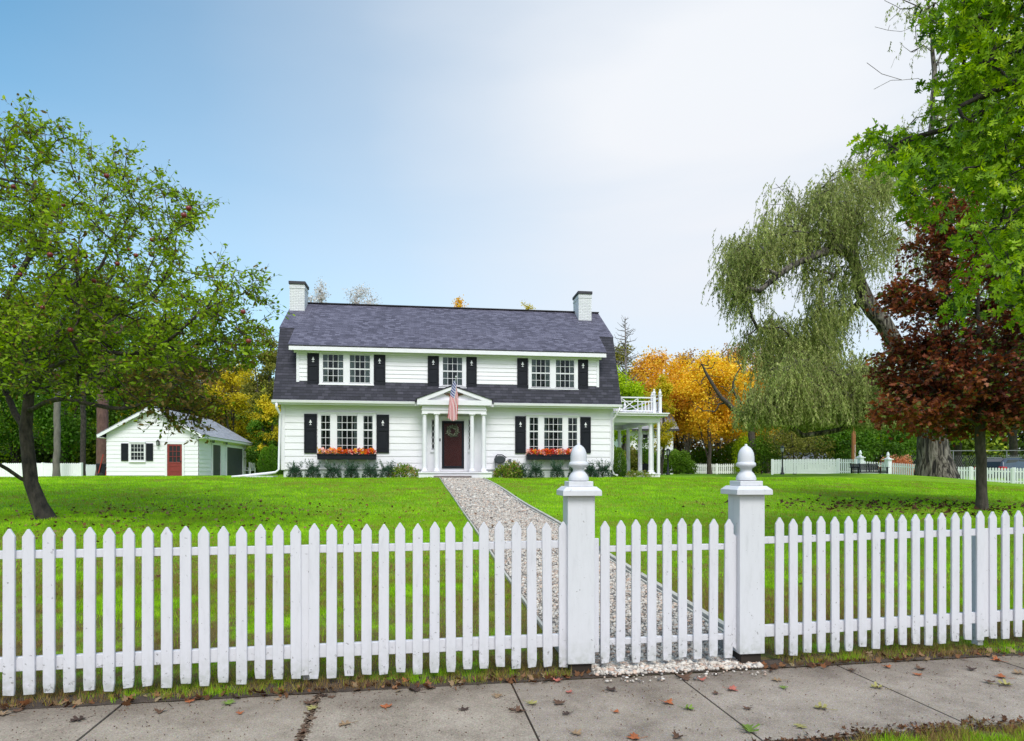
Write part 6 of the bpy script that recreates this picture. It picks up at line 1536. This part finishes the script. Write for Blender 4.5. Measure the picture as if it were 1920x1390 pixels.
# chain link fence far right
x0, y0 = at(1690, 52); x1, y1 = at(1990, 50); o = empty('wire_fence', (x0, y0, tz(x0, y0)), 'grey wire mesh fence far behind the parked car', 'fence', math.degrees(math.atan2(y1-y0, x1-x0))); L = math.hypot(x1-x0, y1-y0)
M['galv'] = basic('galvanised_metal', (.28, .29, .30), None, 5, .5, metal=.5)
for i in range(7): MB().tube([(L*i/6, 0, 0), (L*i/6, 0, 2.3)], .04, 6).build('post', 'galv', o)
m = MB(); m.bar((0, 0, 2.28), (L, 0, 2.28), .05).bar((0, 0, .2), (L, 0, .2), .04)
k = int(L/.16)
for i in range(k): m.bar((L*i/k, .0, .2), (L*i/k+.9 if i < k-6 else L, .0, 1.9 if i < k-6 else 1.2), .008); m.bar((L*i/k, .01, 1.9), (min(L, L*i/k+.9), .01, .2), .008)
m.build('mesh', 'galv', o)
# road beyond the right fence
V = []; xs_ = np.linspace(14, 70, 40)
for x in xs_:
    for y in (46.5-.18*(x-30), 51.5-.18*(x-30)): V.append((x, y, tz(x, y)+.03))
tag(mesh_np('road', np.array(V), np.array([(2*i, 2*i+2, 2*i+3, 2*i+1) for i in range(39)]), basic('asphalt', (.06, .06, .062), (.05, .05, .05), 3, .9)), 'grey road beyond the far fence', 'road', kind='structure')
# parked car
cx_, cy_ = at(1893, 43); cz_ = tz(cx_, cy_)+.04
car = empty('parked_car', (cx_, cy_, cz_), 'dark blue grey car with red tail light parked behind the right fence', 'car', -158)
M['carpaint'] = basic('dark_blue_grey_paint', (.045, .055, .085), None, 3, .25, spec=.7); M['tyre'] = basic('tyre_rubber', (.015, .015, .015), None, 5, .9); M['carglass'] = basic('car_glass', (.02, .025, .03), None, 5, .05)
M['redlamp'] = basic('red_lamp_lens', (.55, .01, .02), None, 5, .2)
side = [(-2.15, .42), (-2.2, .75), (-2.1, 1.02), (-1.25, 1.12), (-.55, 1.62), (.3, 1.72), (1.5, 1.70), (2.0, 1.45), (2.22, 1.05), (2.28, .6), (2.2, .38), (1.85, .36), (1.75, .62), (1.4, .74), (1.05, .62), (.95, .34), (-.95, .34), (-1.05, .62), (-1.4, .74), (-1.75, .62), (-1.85, .40)]
m = MB(); n_ = len(side); bw = .92
def lay(wf, yo): return [(x, yo*(wf if z > 1.1 else 1)*(.97 if z < .5 else 1), z) for x, z in side]
rows = [lay(.80, -bw), lay(.86, -bw*.5), lay(.86, bw*.5), lay(.80, bw)]
for rw in rows: m.v += rw
m.f.append(tuple(range(n_))); m.f.append(tuple(reversed(range(3*n_, 4*n_))))
for q in range(3):
    for i in range(n_): j = (i+1) % n_; m.f.append((q*n_+j, q*n_+i, (q+1)*n_+i, (q+1)*n_+j))
m.build('body', 'carpaint', car, bevel=.05)
for s_ in (-1, 1):
    yy = s_*.735
    m = MB(); pts = [(-.95, 1.14), (-.42, 1.52), (.32, 1.62), (.42, 1.14)]; m.prism(pts if s_ > 0 else pts, 'y', yy-.045, yy+.045); m.build('window', 'carglass', car)
    m = MB(); m.prism([(.5, 1.14), (.42, 1.62), (1.45, 1.60), (1.85, 1.30), (1.9, 1.15)], 'y', yy-.045, yy+.045); m.build('window', 'carglass', car)
    m = MB(); m.box(2.08, 2.27, s_*.62, s_*.91, .92, 1.14).box(1.86, 2.2, s_*.86, s_*.925, .98, 1.12); m.build('tail_light', 'redlamp', car, bevel=.02)
    MB().box(-2.2, -2.0, s_*.5, s_*.85, .72, .88).build('headlight', 'white', car, bevel=.02)
    for wx_ in (-1.4, 1.4):
        wl = MB().lathe([(.2, -.1), (.31, -.1), (.35, -.06), (.35, .06), (.31, .1), (.2, .1)], (0, 0, 0), 20).build('wheel', 'tyre', car, smooth=True, angle=40); wl.rotation_euler = (R(90), 0, 0); wl.location = (wx_, s_*.82, .35)
        rm = MB().lathe([(.02, .11), (.2, .09), (.215, .105), (.22, .02)][::-1], (0, 0, 0), 14).build('rim', 'galv', wl)
MB().prism([(1.62, 1.62), (2.0, 1.44), (2.2, 1.12), (2.235, 1.12), (2.04, 1.47), (1.66, 1.66)], 'y', -.62, .62).build('rear_window', 'carglass', car)
MB().box(2.26, 2.29, -.26, .26, .66, .78).build('number_plate', 'white', car); MB().box(2.15, 2.33, -.85, .85, .42, .6).build('bumper', 'black', car, bevel=.03)
for s_ in (-1, 1): MB().bar((-.2, s_*.62, 1.78), (1.4, s_*.62, 1.77), .04).build('roof_rail', 'galv', car)
# ---------------------------------------------------------------- fallen leaves
M['fallen'] = leafmat('fallen_leaves', [(.045, .022, .013), (.09, .042, .022), (.15, .07, .032), (.22, .085, .035), (.27, .16, .085), (.28, .22, .13)], .15, .8)
cols = {'brown': (.13, .065, .035), 'darkbrown': (.06, .030, .020), 'orange': (.42, .12, .035), 'tan': (.34, .22, .12), 'green': (.17, .26, .03), 'pink': (.48, .14, .10), 'yellow': (.36, .32, .10)}
for k_, c_ in cols.items(): M['f'+k_] = basic(k_+'_dry_leaf', c_, tuple(q*.55 for q in c_), 40, .75, .3, 60)
FL = [(32, 1335, 'brown'), (5, 1342, 'tan'), (147, 1352, 'darkbrown'), (305, 1312, 'darkbrown'), (300, 1337, 'brown'), (356, 1317, 'orange'), (428, 1321, 'green'), (450, 1339, 'orange'), (520, 1314, 'tan'), (532, 1289, 'brown'), (585, 1330, 'yellow'), (580, 1320, 'brown'), (647, 1360, 'tan'), (607, 1307, 'darkbrown'), (622, 1309, 'brown'),
      (675, 1275, 'brown'), (725, 1271, 'darkbrown'), (761, 1280, 'orange'), (777, 1297, 'darkbrown'), (807, 1293, 'brown'), (857, 1281, 'tan'), (869, 1332, 'darkbrown'), (724, 1326, 'orange'), (917, 1275, 'brown'), (932, 1307, 'tan'), (567, 1377, 'brown'), (1045, 1278, 'pink'), (1066, 1299, 'pink'), (1147, 1295, 'darkbrown'), (997, 1321, 'yellow'), (1047, 1321, 'brown'), (1062, 1340, 'darkbrown'),
      (1156, 1337, 'orange'), (1080, 1377, 'tan'), (1187, 1385, 'orange'), (1270, 1385, 'brown'), (1254, 1320, 'orange'), (1291, 1331, 'green'), (1282, 1272, 'brown'), (1316, 1277, 'pink'), (1341, 1266, 'darkbrown'), (1374, 1295, 'pink'), (1341, 1302, 'brown'), (1402, 1330, 'brown'), (1457, 1277, 'tan'), (1469, 1291, 'green'), (1540, 1330, 'yellow'), (1500, 1364, 'yellow'), (1405, 1372, 'green'), (1502, 1237, 'brown'),
      (1595, 1232, 'brown'), (1665, 1253, 'orange'), (1720, 1266, 'orange'), (1727, 1256, 'brown'), (1597, 1258, 'brown'), (1645, 1291, 'yellow'), (1675, 1235, 'brown'), (1876, 1271, 'orange'), (1885, 1286, 'yellow'), (1855, 1281, 'brown'), (1910, 1264, 'tan'), (1822, 1257, 'darkbrown'), (1867, 1240, 'orange'), (960, 1333, 'brown'), (975, 1336, 'brown')]
rl = random.Random(9)
def slabno(px, py):
    p = G0(px, py); s, t = st(p.x, p.y); i = sum(1 for j in (-2.40, -1.26, -.03, 1.12, 2.36, 3.62) if float(s) > j); return ('the slab at the left edge', 'the second slab from the left', 'the slab left of the gate posts', 'the slab before the left post', 'the slab in front of the gate', 'the slab before the right fence', 'the slab at the right edge')[i]
for i, (px, py, cn) in enumerate(FL):
    p = G0(px, py); big = 1.5 if (px, py) in ((1282, 1272), (1405, 1372), (647, 1360)) else 1
    kind = 'oak' if cn in ('yellow', 'green', 'tan') else rl.choice(['maple', 'maple', 'oak']); Tp, fs = TPL[kind]; sz = rl.uniform(.045, .085)*big*(1.15 if kind == 'oak' else 1); curl = rl.uniform(.15, .9); a_ = rl.uniform(0, 6.28); cd_ = rl.uniform(-.6, .6)
    m = MB(); 
    for (x, y) in Tp: yy = y-.5; m.v.append((x*sz, yy*sz, .004+sz*(curl*(x*x*1.6)+cd_*.6*x*yy+max(0, cd_)*yy*yy*.8+rl.uniform(0, .07))))
    m.f = [tuple(f) for f in fs]; o = m.build('fallen_leaf', 'f'+cn, smooth=False)
    mn = min(v[2] for v in m.v); o.location = (p.x, p.y, .004-mn+.002); o.rotation_euler = (0, 0, a_); 
    edge = 'at the fence edge of' if py < 1290-px*.03 else 'on'
    tag(o, f'{cn.replace("dark", "dark ")} fallen {kind} leaf {edge} {slabno(px, py)}', 'leaf', 'fallen leaves on the sidewalk')
    so_ = MB().tube([(0, -sz*.5, -mn*.0+.004), (rl.uniform(-.01, .01), -sz*.95, .006)], .0012, 4).build('stalk', 'f'+cn, o)
# loose litter: at the foot of the fence, under the trees, on the lawn
def litter(pts, sz, tn=None, seed=0, tplname='maple', z=.004, tilt=.5):
    rg = np.random.default_rng(seed); n = len(pts); zz = np.maximum(terr(pts[:, 0], pts[:, 1]), 0)+z; p = np.stack([pts[:, 0], pts[:, 1], zz], 1); a_ = rg.uniform(0, 6.28, n)
    d = np.stack([np.cos(a_), np.sin(a_), rg.uniform(-.1, tilt, n)], 1); nn = rg.normal(0, .35, (n, 3))+[0, 0, 1]; return p, d, nn, sz*rg.uniform(.6, 1.4, n), rg.random(n) if tn is None else tn
S = RNG.uniform(-4.2, 5.8, 520); Tt = RNG.normal(-.10, .05, 520); sel = (np.abs(S-1.15) > .62) | (RNG.random(520) < .15); S, Tt = S[sel], Tt[sel]
pts = np.stack([S*FEN.c-Tt*FEN.s, 4.32+S*FEN.s+Tt*FEN.c], 1); L1 = litter(pts, .042, None, 1, z=.010, tilt=.7)
S = RNG.uniform(.3, 5.4, 1200); Tt = RNG.normal(-1.255, .035, 1200)-.12*np.clip(1.7-S, 0, 2); pts = np.stack([S*FEN.c-Tt*FEN.s, 4.32+S*FEN.s+Tt*FEN.c], 1); L2 = litter(pts, .022, RNG.uniform(0, .45, 1200), 2, z=.006)
cr = RNG.normal(0, 1, (800, 2))*[2.8, 1.7]+[base.x+2.4, base.y+.4]; L3 = litter(cr, .055, RNG.uniform(0, 1, 800), 3, z=.035)
cr = RNG.normal(0, 1, (520, 2))*[2.0, .9]+[mbs.x-1.2, mbs.y+.3]; L4 = litter(cr, .085, RNG.uniform(0, .28, 520), 4, z=.04)
yy = RNG.uniform(5, 20, 160); cr = np.stack([RNG.uniform(-.8, .8, 160)*yy, yy], 1); L5 = litter(cr, .05, RNG.uniform(.2, 1, 160), 5, z=.04)
S = RNG.uniform(-4.5, 5.8, 3600); Tt = T1-(T1-T0)*RNG.random(3600)**1.7; pts = np.stack([S*FEN.c-Tt*FEN.s, 4.32+S*FEN.s+Tt*FEN.c], 1); L6 = litter(pts, .0075, RNG.uniform(0, .4, 3600), 6, z=.004, tilt=.2)
cat_ = [np.concatenate([l[i] for l in (L1, L2, L3, L4, L5, L6)]) for i in range(5)]
o = leaves('leaf_litter', 'fallen', None, cat_[0], cat_[1], cat_[2], cat_[3], 'maple', cat_[4], (0, 0, 0), -.35); tag(o, 'brown leaf litter and crumbs scattered over lawn edges and sidewalk', 'leaf litter', kind='stuff')
# twiggy soil clods in the open joint and wet crumbs
M['crumb'] = leafmat('crumbs', [(.07, .045, .03), (.14, .09, .06), (.20, .15, .11)], 0)
Tt = RNG.uniform(T0, T1, 500); S = -1.255+RNG.normal(0, .016, 500); pts = np.stack([S*FEN.c-Tt*FEN.s, 4.32+S*FEN.s+Tt*FEN.c], 1); q = litter(pts, .016, None, 7, z=.003)
tag(leaves('debris', 'crumb', None, q[0], q[1], q[2], q[3], 'quad', q[4]), 'brown soil crumbs filling the open sidewalk joint', 'debris', kind='stuff')
# overhead wire left of the house
A_ = P(380, 628, 40); B_ = HOU.w(-.2, 1.2, 6.0)
m = MB().tube([A_.lerp(B_, t)+Vector((0, 0, -.5*math.sin(math.pi*t))) for t in np.linspace(0, 1, 12)], .012, 4)
o = m.build('overhead_wire', 'blackmetal'); tag(o, 'thin dark wire running to the left end of the house roof', 'wire')
